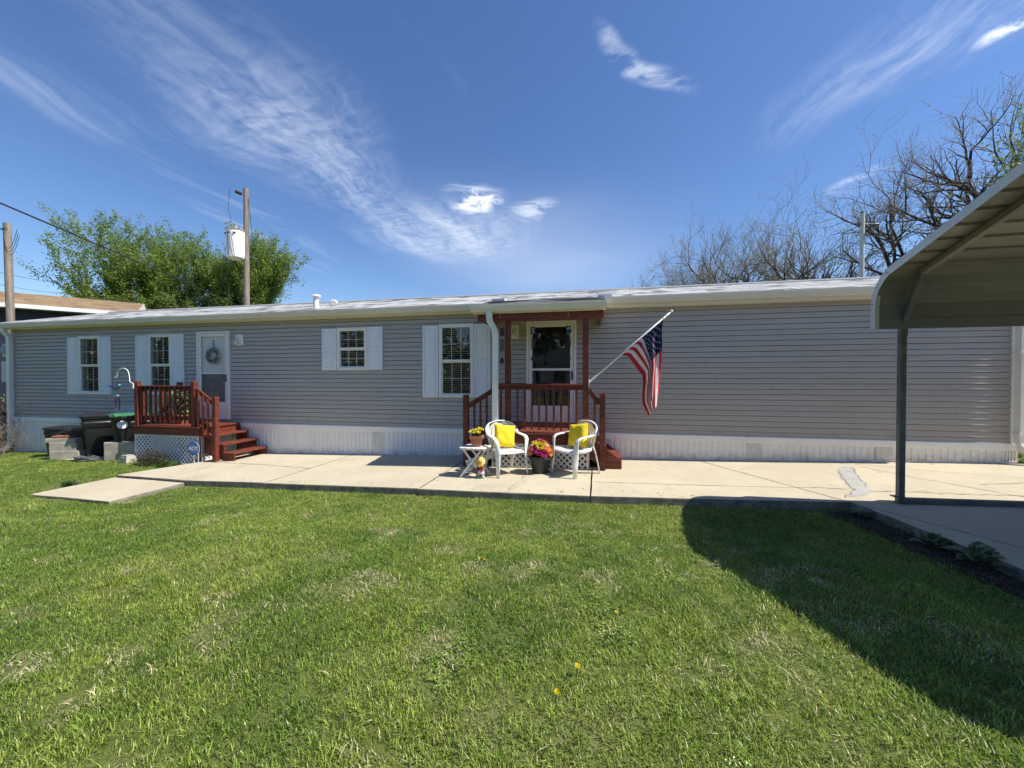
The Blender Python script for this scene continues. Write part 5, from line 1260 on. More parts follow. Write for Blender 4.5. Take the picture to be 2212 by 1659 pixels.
potted('dark spiky potted plant behind the left corner of the stoop railing', -9.48, -.62, pm('dark_pot', (.05, .045, .04)), leaf_mat('dusky_leaf', (.045, .085, .05), (.07, .11, .07), None, .3, 9.), 9, .20, .68, 6, .026)
def hook_chime():
    T = thing('garden_hook', 'white curved hanging hook clamped to the left stoop post', 'hook', (-9.76, -1.06, 1.34))
    pts = [(-9.75, -1.055, 1.33), (-9.75, -1.055, 1.41), (-9.80, -1.06, 1.425), (-9.835, -1.06, 1.45), (-9.845, -1.06, 1.58)]
    for k in range(11): a = math.pi * k / 10; pts.append((-10.02 + .165 * math.cos(a), -1.06, 1.60 + .14 * math.sin(a)))
    pts += [(-10.19, -1.06, 1.55), (-10.205, -1.06, 1.525), (-10.235, -1.06, 1.525), (-10.25, -1.06, 1.55)]
    MB().tube(pts, .008, 7).build('rod', WHITE, T, True); MB().box(-9.768, -9.742, -1.062, -1.047, 1.30, 1.40).build('clamp', WHITE, T)
    B = thing('bird_chime', 'blue glass hummingbird wind chime hanging from the white hook', 'wind chime', (-10.21, -1.06, .75)); x, y = -10.21, -1.06
    c = MB(); c.tube([(x, y, 1.53), (x, y, 1.36)], .0015, 4); c.tube([(x + .03, y, 1.28), (x + .03, y, .98)], .0015, 4); c.build('cord', BLACKM, B)
    TU = pm('turquoise_glass', (.07, .42, .52), (.10, .52, .60), .12, 8., coat=.5); NV = pm('cobalt_glass', (.02, .06, .22), None, .12, coat=.5)
    b = MB(); b.tube([(x - .06, y, 1.26), (x - .02, y, 1.29), (x + .04, y, 1.315), (x + .075, y, 1.345), (x + .10, y, 1.36)], [.012, .026, .030, .024, .012], 10); b.build('body', pm('bronze_glass', (.18, .15, .06), None, .2, coat=.4), B, True)
    h = MB(); h.lathe([(0, -.026), (.02, -.018), (.027, 0), (.02, .018), (0, .026)], 12, (x + .09, y, 1.365)); h.tube([(x + .11, y, 1.37), (x + .19, y, 1.372)], [.005, .001], 5); h.build('head', TU, B, True)
    for s in (-1, 1):
        w = MB(); w.add([(x + .0, y - .01 * s, 1.31), (x - .07, y - .05 * s, 1.36), (x - .17, y - .09 * s, 1.38), (x - .10, y - .07 * s, 1.33), (x - .05, y - .03 * s, 1.29)], [(0, 1, 2, 3, 4)]); w.build('wing', NV, B, solid=.004)
    t = MB()
    for k in range(5): a = R(200 + 24 * k); t.strap([(x - .05, y, 1.25), (x - .05 + .06 * math.cos(a), y, 1.25 + .05 * math.sin(a)), (x - .05 + .095 * math.cos(a), y, 1.25 + .095 * math.sin(a))], [.012, .026, .016], .005, [(math.sin(a), 0, -math.cos(a))] * 3, 6)
    t.build('tail', TU, B, True)
    k = MB(); k.lathe([(.045, 0), (.04, .012), (.012, .026), (0, .028)], 12, (x + .03, y, 1.13)); k.build('cap', pm('chime_silver', (.45, .47, .5), None, .3, metal=.6), B, True)
    for q in range(4): a = q * 1.57 + .5; px, py = x + .03 + .036 * math.cos(a), y + .036 * math.sin(a); m = MB(); m.tube([(px, py, 1.08), (px, py, .80 + .03 * q)], .0065, 6); m.tube([(px, py, 1.13), (px, py, 1.08)], .001, 3); m.build('tube', pm('plum_metal', (.07, .03, .06), None, .3, metal=.5), B)
hook_chime()

# ------------------------------------------------------------------ lawn plants
HM = leaf_mat('hosta_green', (.085, .15, .06), (.12, .19, .08), None, .3, 8.); HE = leaf_mat('hosta_edge', (.42, .44, .28), (.36, .38, .22), None, .3, 8.)
def hosta(label, x, y, n, L, seed):
    z = max(lawn_z(x, y), gz(x) - .13); T = thing('hosta', label, 'plant', (x, y, z), 0, 'hostas along the driveway'); rnd = random.Random(seed)
    for k in range(n):
        a = 2.4 * k + rnd.uniform(-.3, .3); e = rnd.uniform(.65, 1.35); l = L * rnd.uniform(.7, 1.1); mb = MB(); b = Vector((x + rnd.uniform(-.03, .03), y + rnd.uniform(-.03, .03), z)); d = Vector((math.cos(a) * math.cos(e), math.sin(a) * math.cos(e), math.sin(e)))
        s = d.cross(Vector((0, 0, 1))).normalized(); nn = s.cross(d); rows = []
        for t, w in ((0, .05), (.25, .12), (.42, .75), (.6, 1), (.8, .75), (1, .04)):
            c = b + d * l * t - Vector((0, 0, 1)) * l * .38 * t * t; W = l * .21 * w; rows.append([c - s * W + nn * W * .55, c - s * W * .72 + nn * W * .3, c, c + s * W * .72 + nn * W * .3, c + s * W + nn * W * .55])
        for i in range(5):
            for j in range(4):
                mb.cur = 1 if j in (0, 3) else 0; mb.add([rows[i][j], rows[i][j + 1], rows[i + 1][j + 1], rows[i + 1][j]], [(0, 1, 2, 3)])
        mb.build('leaf', [HM, HE], T, True)
hosta('small hosta at the corner of patio and driveway in the shade', 2.94, -2.66, 16, .20, 1)
hosta('white-edged hosta, farther one of the pair along the driveway', 3.06, -3.42, 20, .26, 2)
hosta('white-edged hosta, nearest one of the pair along the driveway', 3.14, -3.74, 24, .29, 3)
def dandelion(label, x, y, s, seed):
    z = lawn_z(x, y); T = thing('dandelion', label, 'flower', (x, y, z), 0, 'dandelions in the lawn'); rnd = random.Random(seed)
    MB().tube([(x, y, z), (x + .004, y, z + .045)], .0025, 5).build('stem', LEAFG, T); f = MB(); flower(f, (x + .004, y, z + .046), (rnd.uniform(-.2, .2), -.35, 1), s, 18, 3, .3, .9); f.build('bloom', PY, T)
for k, (lb, x, y, s) in enumerate([('yellow dandelion near the bottom middle of the lawn, upper of two', -.06, -5.84, .0135), ('yellow dandelion near the bottom middle of the lawn, lower of two', -.14, -6.0, .0125), ('tiny yellow dandelion in the lawn right of centre, near the shadow', .14, -5.38, .010), ('tiny yellow dandelion in the middle of the lawn toward the patio', -.83, -4.78, .010), ('tiny yellow dandelion right beside another one in the middle lawn', -.79, -4.80, .009)]): dandelion(lb, x, y, s, k)

def litter():
    rnd = random.Random(44); mb = MB()
    for k in range(260):
        x = rnd.uniform(-7.8, 6.5); y = rnd.choice([rnd.uniform(-2.4, -.1), -.06 - abs(rnd.gauss(0, .12)), rnd.uniform(-2.45, -2.2)])
        if x > 2.9 and rnd.random() < .5: y = rnd.uniform(-5, -.1)
        L = rnd.uniform(.006, .022); leaf(mb, (x, y, gz(x) + .004), (rnd.uniform(-1, 1), rnd.uniform(-1, 1), .15), L * 1.6, L * .8, 0.)
    tag(mb.build('leaf_litter', leaf_mat('dead_leaf', (.13, .09, .045), (.07, .05, .03), (.2, .16, .08), .1, 30.)), 'scattered bits of dry leaf litter on the concrete', 'litter', kind='stuff')
litter()
# ------------------------------------------------------------------ carport
def carport():
    T = thing('carport', 'metal carport with ribbed beige roof on square steel posts at the right', 'carport', (5.5, -4.2, .1)); YR, ZR = -4.20, 3.185; X0, X1 = 3.18, 9.3
    half = [(-2.400, 2.075), (-2.400, 2.36), (-2.425, 2.46), (-2.475, 2.555), (-2.55, 2.635), (-2.64, 2.70)]
    mir = lambda p: (2 * YR - p[0], p[1])
    slope = (ZR - 2.70) / (2.64 + YR)  # negative run
    def slope_pts(n=13):
        """rib profile up the slope, (y,z)"""
        out = []; y0, z0 = half[-1]; L = math.hypot(YR - y0, ZR - z0); ty, tz = (YR - y0) / L, (ZR - z0) / L; ny, nz = tz, -ty; s = 0
        while s < L - .02:
            out += [(y0 + ty * s, z0 + tz * s)]
            for ds, hh in ((.080, 0), (.092, .020), (.122, .020), (.134, 0)):
                if s + ds < L: out.append((y0 + ty * (s + ds) + ny * hh * 1, z0 + tz * (s + ds) + nz * hh))
            s += .205
        out.append((YR, ZR)); return out
    def sheet(pts, nm, a=X0, b=X1):
        n = len(pts); vs = [(a, y, z) for y, z in pts] + [(b, y, z) for y, z in pts]
        return MB().add(vs, [(i, i + 1, n + i + 1, n + i) for i in range(n - 1)]).build(nm, CARP, T, solid=.004)
    side = [half[0], (-2.400, 2.19), (-2.392, 2.20), (-2.392, 2.225), (-2.400, 2.235)] + half[1:]
    S = slope_pts(); cut = [0, len(S) // 3, 2 * len(S) // 3, len(S) - 1]
    for m in (lambda p: p, mir):
        sheet([m(p) for p in side], 'side_panel')
        for a, b in zip(cut[:-1], cut[1:]): sheet([m(p) for p in S[a:b + 1]], 'roof_panel')
    # edge trim on the open end, with screws
    for m in (lambda p: p, mir):
        line = [m(p) for p in half + [(YR, ZR)]]
        up = [(y - .006 * (1 if m((0, 0)) == (0, 0) else -1) * (1 if i < 2 else .5), z + (.010 if i > 1 else 0)) for i, (y, z) in enumerate(line)]
        cy, cz = YR, 2.0; inn = []
        for i, (y, z) in enumerate(line):
            a = line[max(i - 1, 0)]; b = line[min(i + 1, len(line) - 1)]; dx, dz = b[0] - a[0], b[1] - a[1]; L = math.hypot(dx, dz); nx, nz = dz / L, -dx / L
            if (cy - y) * nx + (cz - z) * nz < 0: nx, nz = -nx, -nz
            inn.append((y + nx * .075, z + nz * .075))
        n = len(line); vs = [(X0 - .012, y, z) for y, z in up] + [(X0 - .012, y, z) for y, z in inn] + [(X0 + .07, y, z) for y, z in up]
        MB().add(vs, [(i, i + 1, n + i + 1, n + i) for i in range(n - 1)] + [(i, i + 1, 2 * n + i + 1, 2 * n + i) for i in range(n - 1)]).build('edge_trim', CARPT, T, solid=.003)
        sc_ = MB()
        for i in (1, 3, 5): y, z = (line[i][0] + inn[i][0]) / 2, (line[i][1] + inn[i][1]) / 2; sc_.lathe([(.008, 0), (.006, .005), (0, .006)], 6, (0, 0, 0), Matrix.Translation((X0 - .014, y, z)) @ Matrix.Rotation(R(-90), 4, 'Y'))
        sc_.build('screw', BLACKM, T)
    # frames
    for k in range(5):
        x = 3.505 + 1.40 * k
        for m in (lambda p: p, mir):
            y, _ = m((-2.365, 0)); MB().box(x - .03, x + .03, y - .03, y + .03, gz(x) + .045, 2.14, .004).build('post', GALV, T)
            a, b, c_ = m((-2.365, 2.14)), m((-2.635, 2.655)), m((YR, ZR - .05))
            MB().bar((x, a[0], a[1] - .02), (x, b[0], b[1]), .06, .06, (1, 0, 0), .004).build('corner_brace', GALV, T)
            MB().bar((x + .001, b[0], b[1]), (x + .001, c_[0], c_[1]), .06, .06, (1, 0, 0), .004).build('roof_bow', CARP, T)
            bp = MB(); bp.box(x - .06, x + .06, y - .075, y + .075, gz(x) + .066, gz(x) + .074); bp.lathe([(.011, 0), (.011, .012), (.0, .013)], 6, (x - .042, y - .055, gz(x) + .074)); bp.lathe([(.011, 0), (.011, .012), (.0, .013)], 6, (x + .042, y + .055, gz(x) + .074)); bp.build('base_plate', GALV, T)
            if k == 0: MB().bar((x + .034, a[0], a[1] - .14), (x + .034, a[0], a[1] + .0), .012, .05, (0, 1, 0)).build('sleeve', GALV, T)
    for m in (lambda p: p, mir):
        y, _ = m((-2.365, 0)); MB().bar((3.47, y, gz(3.5) + .034), (9.2, y, gz(9.2) + .034), .062, .062, ch=.004).build('base_rail', GALV, T)
carport()
# ------------------------------------------------------------------ poles and wires
def gnd(x, y): return lawn_z(x, y)
def utility_poles():
    x, y = -16.65, .48; T = thing('utility_pole', 'plain weathered utility pole at the left edge behind the roof', 'utility pole', (x, y, gnd(x, y)))
    MB().tube([(x + .18, y, gnd(x, y) - .3), (x, y, 6.03)], [.095, .080], 14).build('pole', POLEW, T, True, sharp=50)
    h = MB(); h.tube([(x + .07, y - .1, 5.80), (x + .22, y - .15, 5.82), (x + .26, y - .15, 5.85)], .015, 6); h.box(x + .09, x + .27, y - .18, y - .12, 5.78, 5.82); h.build('insulator', GALV, T)
    c = MB()
    for k in range(3): pts = [(x + .09, y - .11, 5.55 - .1 * k + .0)] + [(x + .10 + .6 * t + .04 * k, y - .15, 5.45 - .1 * k - .38 * math.sin(math.pi * t * .95) + .35 * t) for t in (.2, .4, .6, .8, 1.)]; c.tube(pts, .006, 5)
    c.build('drip_loop', BLACKM, T)
    x, y = -14.94, 6.78; T = thing('utility_pole', 'tall wooden utility pole carrying a white transformer behind the house', 'utility pole', (x, y, gnd(x, y)))
    MB().tube([(x, y, gnd(x, y) - .3), (x + .02, y, 9.90)], [.135, .10], 14).build('pole', POLEW, T, True, sharp=50)
    a = MB(); a.tube([(x - .1, y - .06, 8.02), (x - .33, y - .08, 8.02)], .02, 6); a.tube([(x - .1, y - .1, 7.3), (x - .2, y - .14, 7.3)], .05, 6); a.build('bracket', GALV, T)
    ins = MB()
    for k in range(4): ins.lathe([(.0, -.02), (.07, -.015), (.075, 0), (.02, .02), (0, .025)], 10, (0, 0, 0), Matrix.Translation((x - .16 - .075 * k, y - .1, 9.66 + .035 * k)) @ Matrix.Rotation(R(-65), 4, 'Y'))
    ins.build('insulator', pm('brown_glaze', (.05, .025, .015), None, .25), T, True)
    w = MB(); w.tube([(x + .12, y, 9.5), (x + .22, y, 8.8), (x + .30, y, 7.9), (x + .30, y, 7.6)], .010, 5); w.tube([(x - .62, y - .2, 9.9), (x - .66, y - .25, 9.0), (x - .55, y - .2, 8.4), (x - .40, y - .15, 8.2)], .008, 5); w.tube([(x - .66, y - .2, 7.6), (x - .74, y - .25, 6.6), (x - .72, y - .2, 5.2)], .012, 5); w.tube([(x - .12, y - .12, 7.0), (x - .14, y - .12, 5.9), (x - .10, y - .12, 4.2)], .012, 5); w.build('lead_wire', BLACKM, T)
    X, Y, Z = x - .30, y - .22, 6.77; TR = thing('transformer', 'white cylindrical transformer mounted on the wooden utility pole', 'transformer', (X, Y, Z))
    MB().lathe([(.33, 0), (.355, .03), (.365, .5), (.365, 1.12), (.355, 1.2), (.375, 1.21)], 24, (X, Y, Z)).build('tank', WHITE, TR, True, sharp=35)
    MB().lathe([(.39, 1.212), (.392, 1.25), (.30, 1.285), (0, 1.30)], 24, (X, Y, Z)).build('lid', pm('rust_rim', (.22, .12, .08), (.5, .48, .45), .7, 9.), TR, True)
    MB().lathe([(.06, 1.26), (.075, 1.34), (.045, 1.36), (.07, 1.42), (.04, 1.45), (.06, 1.5), (.02, 1.56), (0, 1.57)], 12, (X, Y, Z)).build('bushing', pm('grey_glaze', (.25, .25, .26), None, .25), TR, True)
    b = MB()
    for a in (-2.2, -1.5, -.9): b.lathe([(.02, -.02), (.05, 0), (.05, .03), (.0, .05)], 8, (X + .37 * math.cos(a), Y + .37 * math.sin(a), Z + 1.02))
    b.tube([(X - .06, Y - .375, Z + 1.05), (X - .02, Y - .38, Z + .6), (X + .02, Y - .375, Z + .05)], .01, 5); b.tube([(X + .10, Y - .37, Z + 1.05), (X + .2, Y - .36, Z + .6), (X + .26, Y - .3, Z - .1)], .01, 5)
    b.build('terminal', BLACKM, TR)
    m = MB()
    for zz, ww in ((.42, .05), (.37, .09), (.34, .08)): m.box(X - .26 - ww / 2, X - .26 + ww / 2, Y - .268, Y - .262, Z + zz, Z + zz + .018)
    m.build('stencil_mark', BLACKM, TR)
utility_poles()
def wire(label, a, b, sag, r, n=24, cat='wire'):
    a, b = Vector(a), Vector(b); pts = [a.lerp(b, k / n) - Vector((0, 0, sag * 4 * (k / n) * (1 - k / n))) for k in range(n + 1)]
    tag(MB().tube(pts, r, 6).build('overhead_wire', BLACKM, None, True), label, cat, 'overhead wires')
wire('thick black service cable sagging from the upper left to behind the roof', (-13.35, -1.75, 5.66), (-15.16, 6.69, 4.70), -.02, .02)
wire('thin wire from the transformer pole up toward the top left', (-15.10, 6.68, 9.72), (-16.1, 3.4, 11.6), .05, .0025)
wire('thin upper wire crossing left of the leafy tree', (-27.94, 5.1, 6.70), (-34.8, 11.9, 7.98), .1, .010)
wire('thin lower wire crossing left of the leafy tree', (-27.94, 5.1, 6.10), (-34.8, 11.9, 7.3), .1, .010)
def light_pole():
    x, y = 11.04, 11.06; T = thing('light_pole', 'white painted light pole standing behind the right half of the roof', 'light pole', (x, y, gnd(x, y)))
    MB().tube([(x, y, gnd(x, y) - .2), (x, y, 8.40)], [.088, .078], 14).build('pole', pm('white_painted_pole', (.66, .65, .62), (.52, .51, .48), .7, 5., stretch=(6, 6, .7)), T, True, sharp=50)
    MB().tube([(x, y, 8.395), (x, y, 8.43)], .080, 14).build('cap', BLACKM, T); a = MB(); a.tube([(x + .1, y, 7.95), (x + .25, y - .02, 7.93), (x + .36, y - .05, 7.90)], .018, 6); a.tube([(x + .1, y, 7.75), (x + .3, y - .02, 7.86)], .018, 6); a.build('arm', GALV, T)
    MB().lathe([(.0, .04), (.07, .035), (.12, .0), (.13, -.04), (.10, -.07), (0, -.08)], 14, (x + .42, y - .06, 7.88), sx=1.3, sy=.8).build('lamp_head', GALV, T, True)
    MB().box(x - .20, x - .11, y - .08, y + .02, 7.9, 8.0).build('junction_box', GALV, T)
light_pole()
# ------------------------------------------------------------------ trees
def seg_mesh(segs, name, mat, parent):
    """tapered open tubes for many branch segments at once"""
    if not segs: return
    A = np.array([s[0] for s in segs]); B = np.array([s[1] for s in segs]); r0 = np.array([s[2] for s in segs]); r1 = np.array([s[3] for s in segs])
    d = B - A; d /= np.linalg.norm(d, axis=1)[:, None] + 1e-9; ref = np.where(np.abs(d[:, 2:3]) < .9, [[0, 0, 1.]], [[1., 0, 0]]); a = np.cross(d, ref); a /= np.linalg.norm(a, axis=1)[:, None]; b = np.cross(d, a)
    V = []; F = []; o = 0
    for n, msk in ((7, r0 > .05), (4, (r0 <= .05) & (r0 > .016)), (3, r0 <= .016)):
        m = np.where(msk)[0]
        if not len(m): continue
        an = np.arange(n) * 2 * math.pi / n; ring = lambda P, r: P[m][:, None, :] + (a[m][:, None, :] * np.cos(an)[None, :, None] + b[m][:, None, :] * np.sin(an)[None, :, None]) * r[m][:, None, None]
        v = np.concatenate([ring(A, r0), ring(B, r1)], 1).reshape(-1, 3); k = np.arange(n); k2 = (k + 1) % n; base = o + np.arange(len(m))[:, None, None] * 2 * n
        f = np.stack([k, k2, n + k2, n + k], 1)[None] + base; V.append(v); F.append(f.reshape(-1, 4)); o += len(v)
    V = np.concatenate(V); F = np.concatenate(F); me = bpy.data.meshes.new(name); me.vertices.add(len(V)); me.vertices.foreach_set('co', V.astype(np.float32).ravel())
    me.loops.add(F.size); me.loops.foreach_set('vertex_index', F.ravel().astype(np.int32)); me.polygons.add(len(F)); me.polygons.foreach_set('loop_start', np.arange(len(F), dtype=np.int32) * 4)
    me.polygons.foreach_set('use_smooth', [True] * len(F)); me.update(calc_edges=True); me.validate(); me.materials.append(mat); ob = bpy.data.objects.new(name, me); C.objects.link(ob); ob.parent = parent
    ob.matrix_parent_inverse = BASE[parent.name].inverted(); return ob
def leaf_cloud(P, size, name, mat, parent, seed, upbias=.3, asp=.55):
    rs = np.random.RandomState(seed); n = len(P); s = size * rs.uniform(.6, 1.35, (n, 1)); d = rs.normal(0, 1, (n, 3)); d[:, 2] += upbias; d /= np.linalg.norm(d, axis=1)[:, None]; q = rs.normal(0, 1, (n, 3)); a = np.cross(d, q); a /= np.linalg.norm(a, axis=1)[:, None]
    V = np.stack([P - d * s * .5, P + a * s * asp * .5, P + d * s * .5, P - a * s * asp * .5], 1).reshape(-1, 3); me = bpy.data.meshes.new(name); me.vertices.add(len(V)); me.vertices.foreach_set('co', V.astype(np.float32).ravel())
    me.loops.add(4 * n); me.loops.foreach_set('vertex_index', np.arange(4 * n, dtype=np.int32)); me.polygons.add(n); me.polygons.foreach_set('loop_start', np.arange(n, dtype=np.int32) * 4); me.update(calc_edges=True); me.materials.append(mat)
    ob = bpy.data.objects.new(name, me); C.objects.link(ob); ob.parent = parent; ob.matrix_parent_inverse = BASE[parent.name].inverted(); return ob
def grow(rnd, p, d, L, r, lev, prm, segs, tips):
    """one branch: wobbling run of segments with children, then twigs"""
    n = prm['n'][lev]; p = Vector(p); d = Vector(d).normalized(); mx = prm['levels']
    for i in range(n):
        w = prm['wob'][lev]; d = (d + Vector((rnd.gauss(0, w), rnd.gauss(0, w), rnd.gauss(0, w) + prm['up'][lev]))).normalized()
        q = p + d * (L / n); ra = r * (1 - .62 * i / n); rb = r * (1 - .62 * (i + 1) / n); segs.append((tuple(p), tuple(q), ra, rb)); p = q
        if lev >= mx - 1: tips.append((tuple(p), lev))
        if lev < mx:
            k = prm['kids'][lev]
            for _ in range(int(k) + (rnd.random() < k - int(k))):
                if (i + 1) / n < prm['bare'][lev]: continue
                a = rnd.uniform(0, 6.283); o = d.orthogonal().normalized(); o = Quaternion(d, a) @ o; ang = R(rnd.uniform(*prm['ang'][lev])); cd = d * math.cos(ang) + o * math.sin(ang)
                grow(rnd, p, cd, L * rnd.uniform(*prm['len'][lev]), max(rb * rnd.uniform(*prm.get('rr', (.5, .75))), prm['rmin']), lev + 1, prm, segs, tips)
    if lev >= mx: tips.append((tuple(p), lev + 1))
LEAFT = leaf_mat('spring_leaf', (.205, .300, .052), (.265, .355, .070), (.115, .170, .032), .5, .45)
LEAFT2 = leaf_mat('fresh_leaf', (.15, .22, .05), (.20, .27, .07), (.07, .11, .03), .45, .5)
def leafy_tree(label, x, y, H, tr, seed, mat, size, nleaf, halfw, zc=0., jit=.16):
    z = gnd(x, y); T = thing('leafy_tree', label, 'tree', (x, y, z)); rnd = random.Random(seed)
    prm = dict(levels=3, n=[8, 6, 5, 4], wob=[.05, .12, .18, .2], up=[.05, .13, .17, .22], kids=[2.9, 2.1, 1.7, 0], bare=[.12, .2, .15, 0], ang=[(30, 70), (25, 55), (22, 52)], len=[(.45, .66), (.42, .62), (.42, .65)], rmin=.012)
    segs = []; tips = []; grow(rnd, (x, y, z - .1), (0, 0, 1), H * .72, tr, 0, prm, segs, tips)
    P = np.array([t[0] for t in tips]); fz = H / (np.percentile(P[:, 2], 99.6) - z); fx = halfw / np.percentile(np.abs(P[:, 0] - x), 98)
    f = lambda q: (x + (q[0] - x) * fx, y + (q[1] - y) * fx, z + (q[2] - z) * fz); P = np.array([f(q) for q in P])
    segs = [(f(s[0]), f(s[1]), s[2], s[3]) for s in segs]
    seg_mesh([s for s in segs if s[2] > .035], 'trunk', BARK, T)
    rs = np.random.RandomState(seed); k = rs.randint(0, len(P), nleaf); Q = P[k] + rs.normal(0, jit, (nleaf, 3)) * np.array([1, 1, 1.5]); Q = Q[Q[:, 2] > z + zc]
    leaf_cloud(Q, size, 'crown', mat, T, seed, .5); seg_mesh([s for s in segs if s[2] <= .035], 'twigs', BARK, T); return T
leafy_tree('big spring-green leafy tree behind the left roof, taller left one', -31.2, 13.8, 13.2, .30, 12, LEAFT, .125, 140000, 4.2, 0., .11)
leafy_tree('spring-green leafy tree right behind the transformer pole', -25.7, 17.0, 12.6, .27, 5, LEAFT, .13, 115000, 3.1, 0., .11)
leafy_tree('fresh green leafy tree peeking in at the far right edge above the carport', 17.5, 10.4, 11.8, .22, 9, LEAFT2, .12, 34000, 2.8)
BUD = leaf_mat('bud_haze', (.30, .29, .15), (.26, .26, .12), (.18, .17, .09), .4, .4)
TWIG = pm('twig_bark', (.25, .215, .17), (.18, .155, .125), .9, 2.)
BPRM = dict(rr=(.58, .86), levels=4, n=[6, 7, 6, 5, 4], wob=[.10, .17, .17, .15, .12], up=[.03, .045, .06, .08, .10], kids=[1.35, 1.2, 1.15, 1.05, 0], bare=[.42, .25, .15, .1, 0], ang=[(22, 52), (25, 58), (25, 60), (25, 60)], len=[(.50, .74), (.46, .68), (.42, .62), (.38, .58)], rmin=.010)
def bare_tree(label, x, y, H, tr, lean, seed, nbud):
    z = gnd(x, y); T = thing('bare_tree', label, 'tree', (x, y, z), 0, 'bare trees behind the right roof'); rnd = random.Random(seed); segs = []; tips = []
    grow(rnd, (x, y, z - .1), (lean, 0, 1), H * .70, tr, 0, BPRM, segs, tips); zs = [t[0][2] for t in tips]; f = min(H / (np.percentile(zs, 96) - z), 1.10 * H / (max(zs) - z)); xs_ = np.abs(np.array([t[0][0] for t in tips]) - x); fx = min(f, .42 * H / np.percentile(xs_, 97))
    sc_ = lambda q: (x + (q[0] - x) * fx, y + (q[1] - y) * fx, z + (q[2] - z) * f); segs = [(sc_(a), sc_(b), r0, r1) for a, b, r0, r1 in segs]
    seg_mesh([s for s in segs if s[2] > .03], 'trunk', BARKD, T); seg_mesh([s for s in segs if s[2] <= .03], 'crown', TWIG, T)
    P = np.array([sc_(t[0]) for t in tips]); rs = np.random.RandomState(seed); Q = P[rs.randint(0, len(P), nbud)] + rs.normal(0, .07, (nbud, 3)); b = leaf_cloud(Q, .075, 'buds', BUD, T, seed, .5, .5)
    print(label, len(segs))
for lb, x, y, H, tr, ln, sd in [('low bare tree leftmost in the row above the right roof', 5.3, 24, 9.8, .20, -.22, 31), ('bare budding tree, second from the left, limbs leaning left', 8.3, 25, 11.8, .27, -.25, 32), ('wide bare budding tree, third from the left above the roof', 11.0, 25.2, 13.0, .30, .05, 33), ('slender upright bare tree left of the white light pole', 14.6, 26.2, 14.8, .24, 0., 34), ('bare tree with twisted limbs just left of the white light pole', 17.6, 27.6, 14.2, .32, .05, 35), ('bare tree just right of the white light pole', 20.6, 26.5, 15.6, .34, .0, 36), ('tall dark bare tree with a thick trunk above the carport edge', 22.6, 25.4, 17.2, .42, -.05, 37), ('tallest bare tree at the right with twisted dark limbs', 26.0, 24.2, 18.8, .44, .02, 38)]: bare_tree(lb, x, y, H, tr, ln, sd, 2600)
# ------------------------------------------------------------------ neighbours
def neighbour_left():
    E0 = Vector((-18.06, .99, 3.88)); u = Vector((.643, .766, 0)); n = Vector((-.766, .643, 0)); T = thing('neighbour_house', 'dark navy house with a tan shingle roof and white gutter at the far left', 'house', (-21, 3, gnd(-21, 3)))
    P = lambda s, q, z: E0 + u * s + n * q + Vector((0, 0, z)); NAVY = pm('navy_siding', (.022, .030, .055), (.016, .022, .042), .5, 3.); TAN = shingle_mat('tan_shingle', (.50, .34, .20), (.60, .43, .26), (.38, .25, .15))
    s0, s1, w = -9., 3.05, 2.4
    rf = MB(); rf.add([P(s0, 0, 0), P(s1, 0, 0), P(s1, w, .70), P(s0, w, .70), P(s1, 2 * w, 0), P(s0, 2 * w, 0), P(s0, 0, -.12), P(s1, 0, -.12), P(s1, 2 * w, -.12), P(s0, 2 * w, -.12)], [(0, 1, 2, 3), (3, 2, 4, 5), (6, 7, 1, 0), (7, 8, 4, 2, 1), (9, 6, 0, 3, 5), (6, 9, 8, 7)]); rf = rf.build('roof', WHITE, T)
    rnd = random.Random(3); vs = []; fs = []; sh = []; L = math.hypot(w, .70)
    for side in (0, 1):
        for r in range(17):
            a = s0
            while a < s1:
                b = min(a + rnd.choice([.15, .22, .3, .4]), s1); t0, t1 = (r * .148 - .02) / L, min((r * .148 + .17) / L, 1); o = len(vs); Q = lambda s, t, h: P(s, (w * t) if side == 0 else 2 * w - w * t, .70 * t + h)
                vs += [Q(a, t0, .02), Q(b - .004, t0, .02), Q(b - .004, t1, .006), Q(a, t1, .006)]; fs.append((o, o + 1, o + 2, o + 3)); sh += [rnd.random()] * 4; a = b
    ob = MB().add(vs, fs).build('shingles', TAN, rf); at = ob.data.attributes.new('tone', 'FLOAT', 'POINT'); at.data.foreach_set('value', sh); ob['kind'] = 'stuff'
    g = MB(); g.bar(P(s0, -.07, -.06), P(s1, -.07, -.06), .12, .13); g.build('gutter', WHITE, T)
    zb = gnd(-18, 1) - .3
    wl = MB(); q0, q1 = .35, 2 * w - .35; c = [P(s0 + .3, q0, 0), P(s1 - .3, q0, 0), P(s1 - .3, q1, 0), P(s0 + .3, q1, 0)]; vs = [Vector((p.x, p.y, zb)) for p in c] + [Vector((p.x, p.y, 3.80)) for p in c]; wl.add(vs, [(0, 1, 5, 4), (1, 2, 6, 5), (2, 3, 7, 6), (3, 0, 4, 7)]); wl.build('wall', NAVY, T)
    z = 3.78; k = 0
    while z > zb + .25:
        m = MB(); m.bar(P(s0 + .3, q0 - .012, z - E0.z - .07), P(s1 - .28, q0 - .012, z - E0.z - .07), .02 + .0, .15); ob = m.build('siding_board', NAVY, T); ob.rotation_euler = (0, 0, 0); z -= .156; k += 1
        m = MB()
    for s in (-3.2, -1.0): m = MB(); a, b = P(s, q0 - .03, -1.0), P(s, q0 - .03, -.40); m.bar(P(s - .35, q0 - .03, -.9), P(s + .35, q0 - .03, -.9), .03, 1.0); m.build('window', GLASS if 0 else pm('dark_pane', (.03, .035, .045), None, .08), T)
neighbour_left()
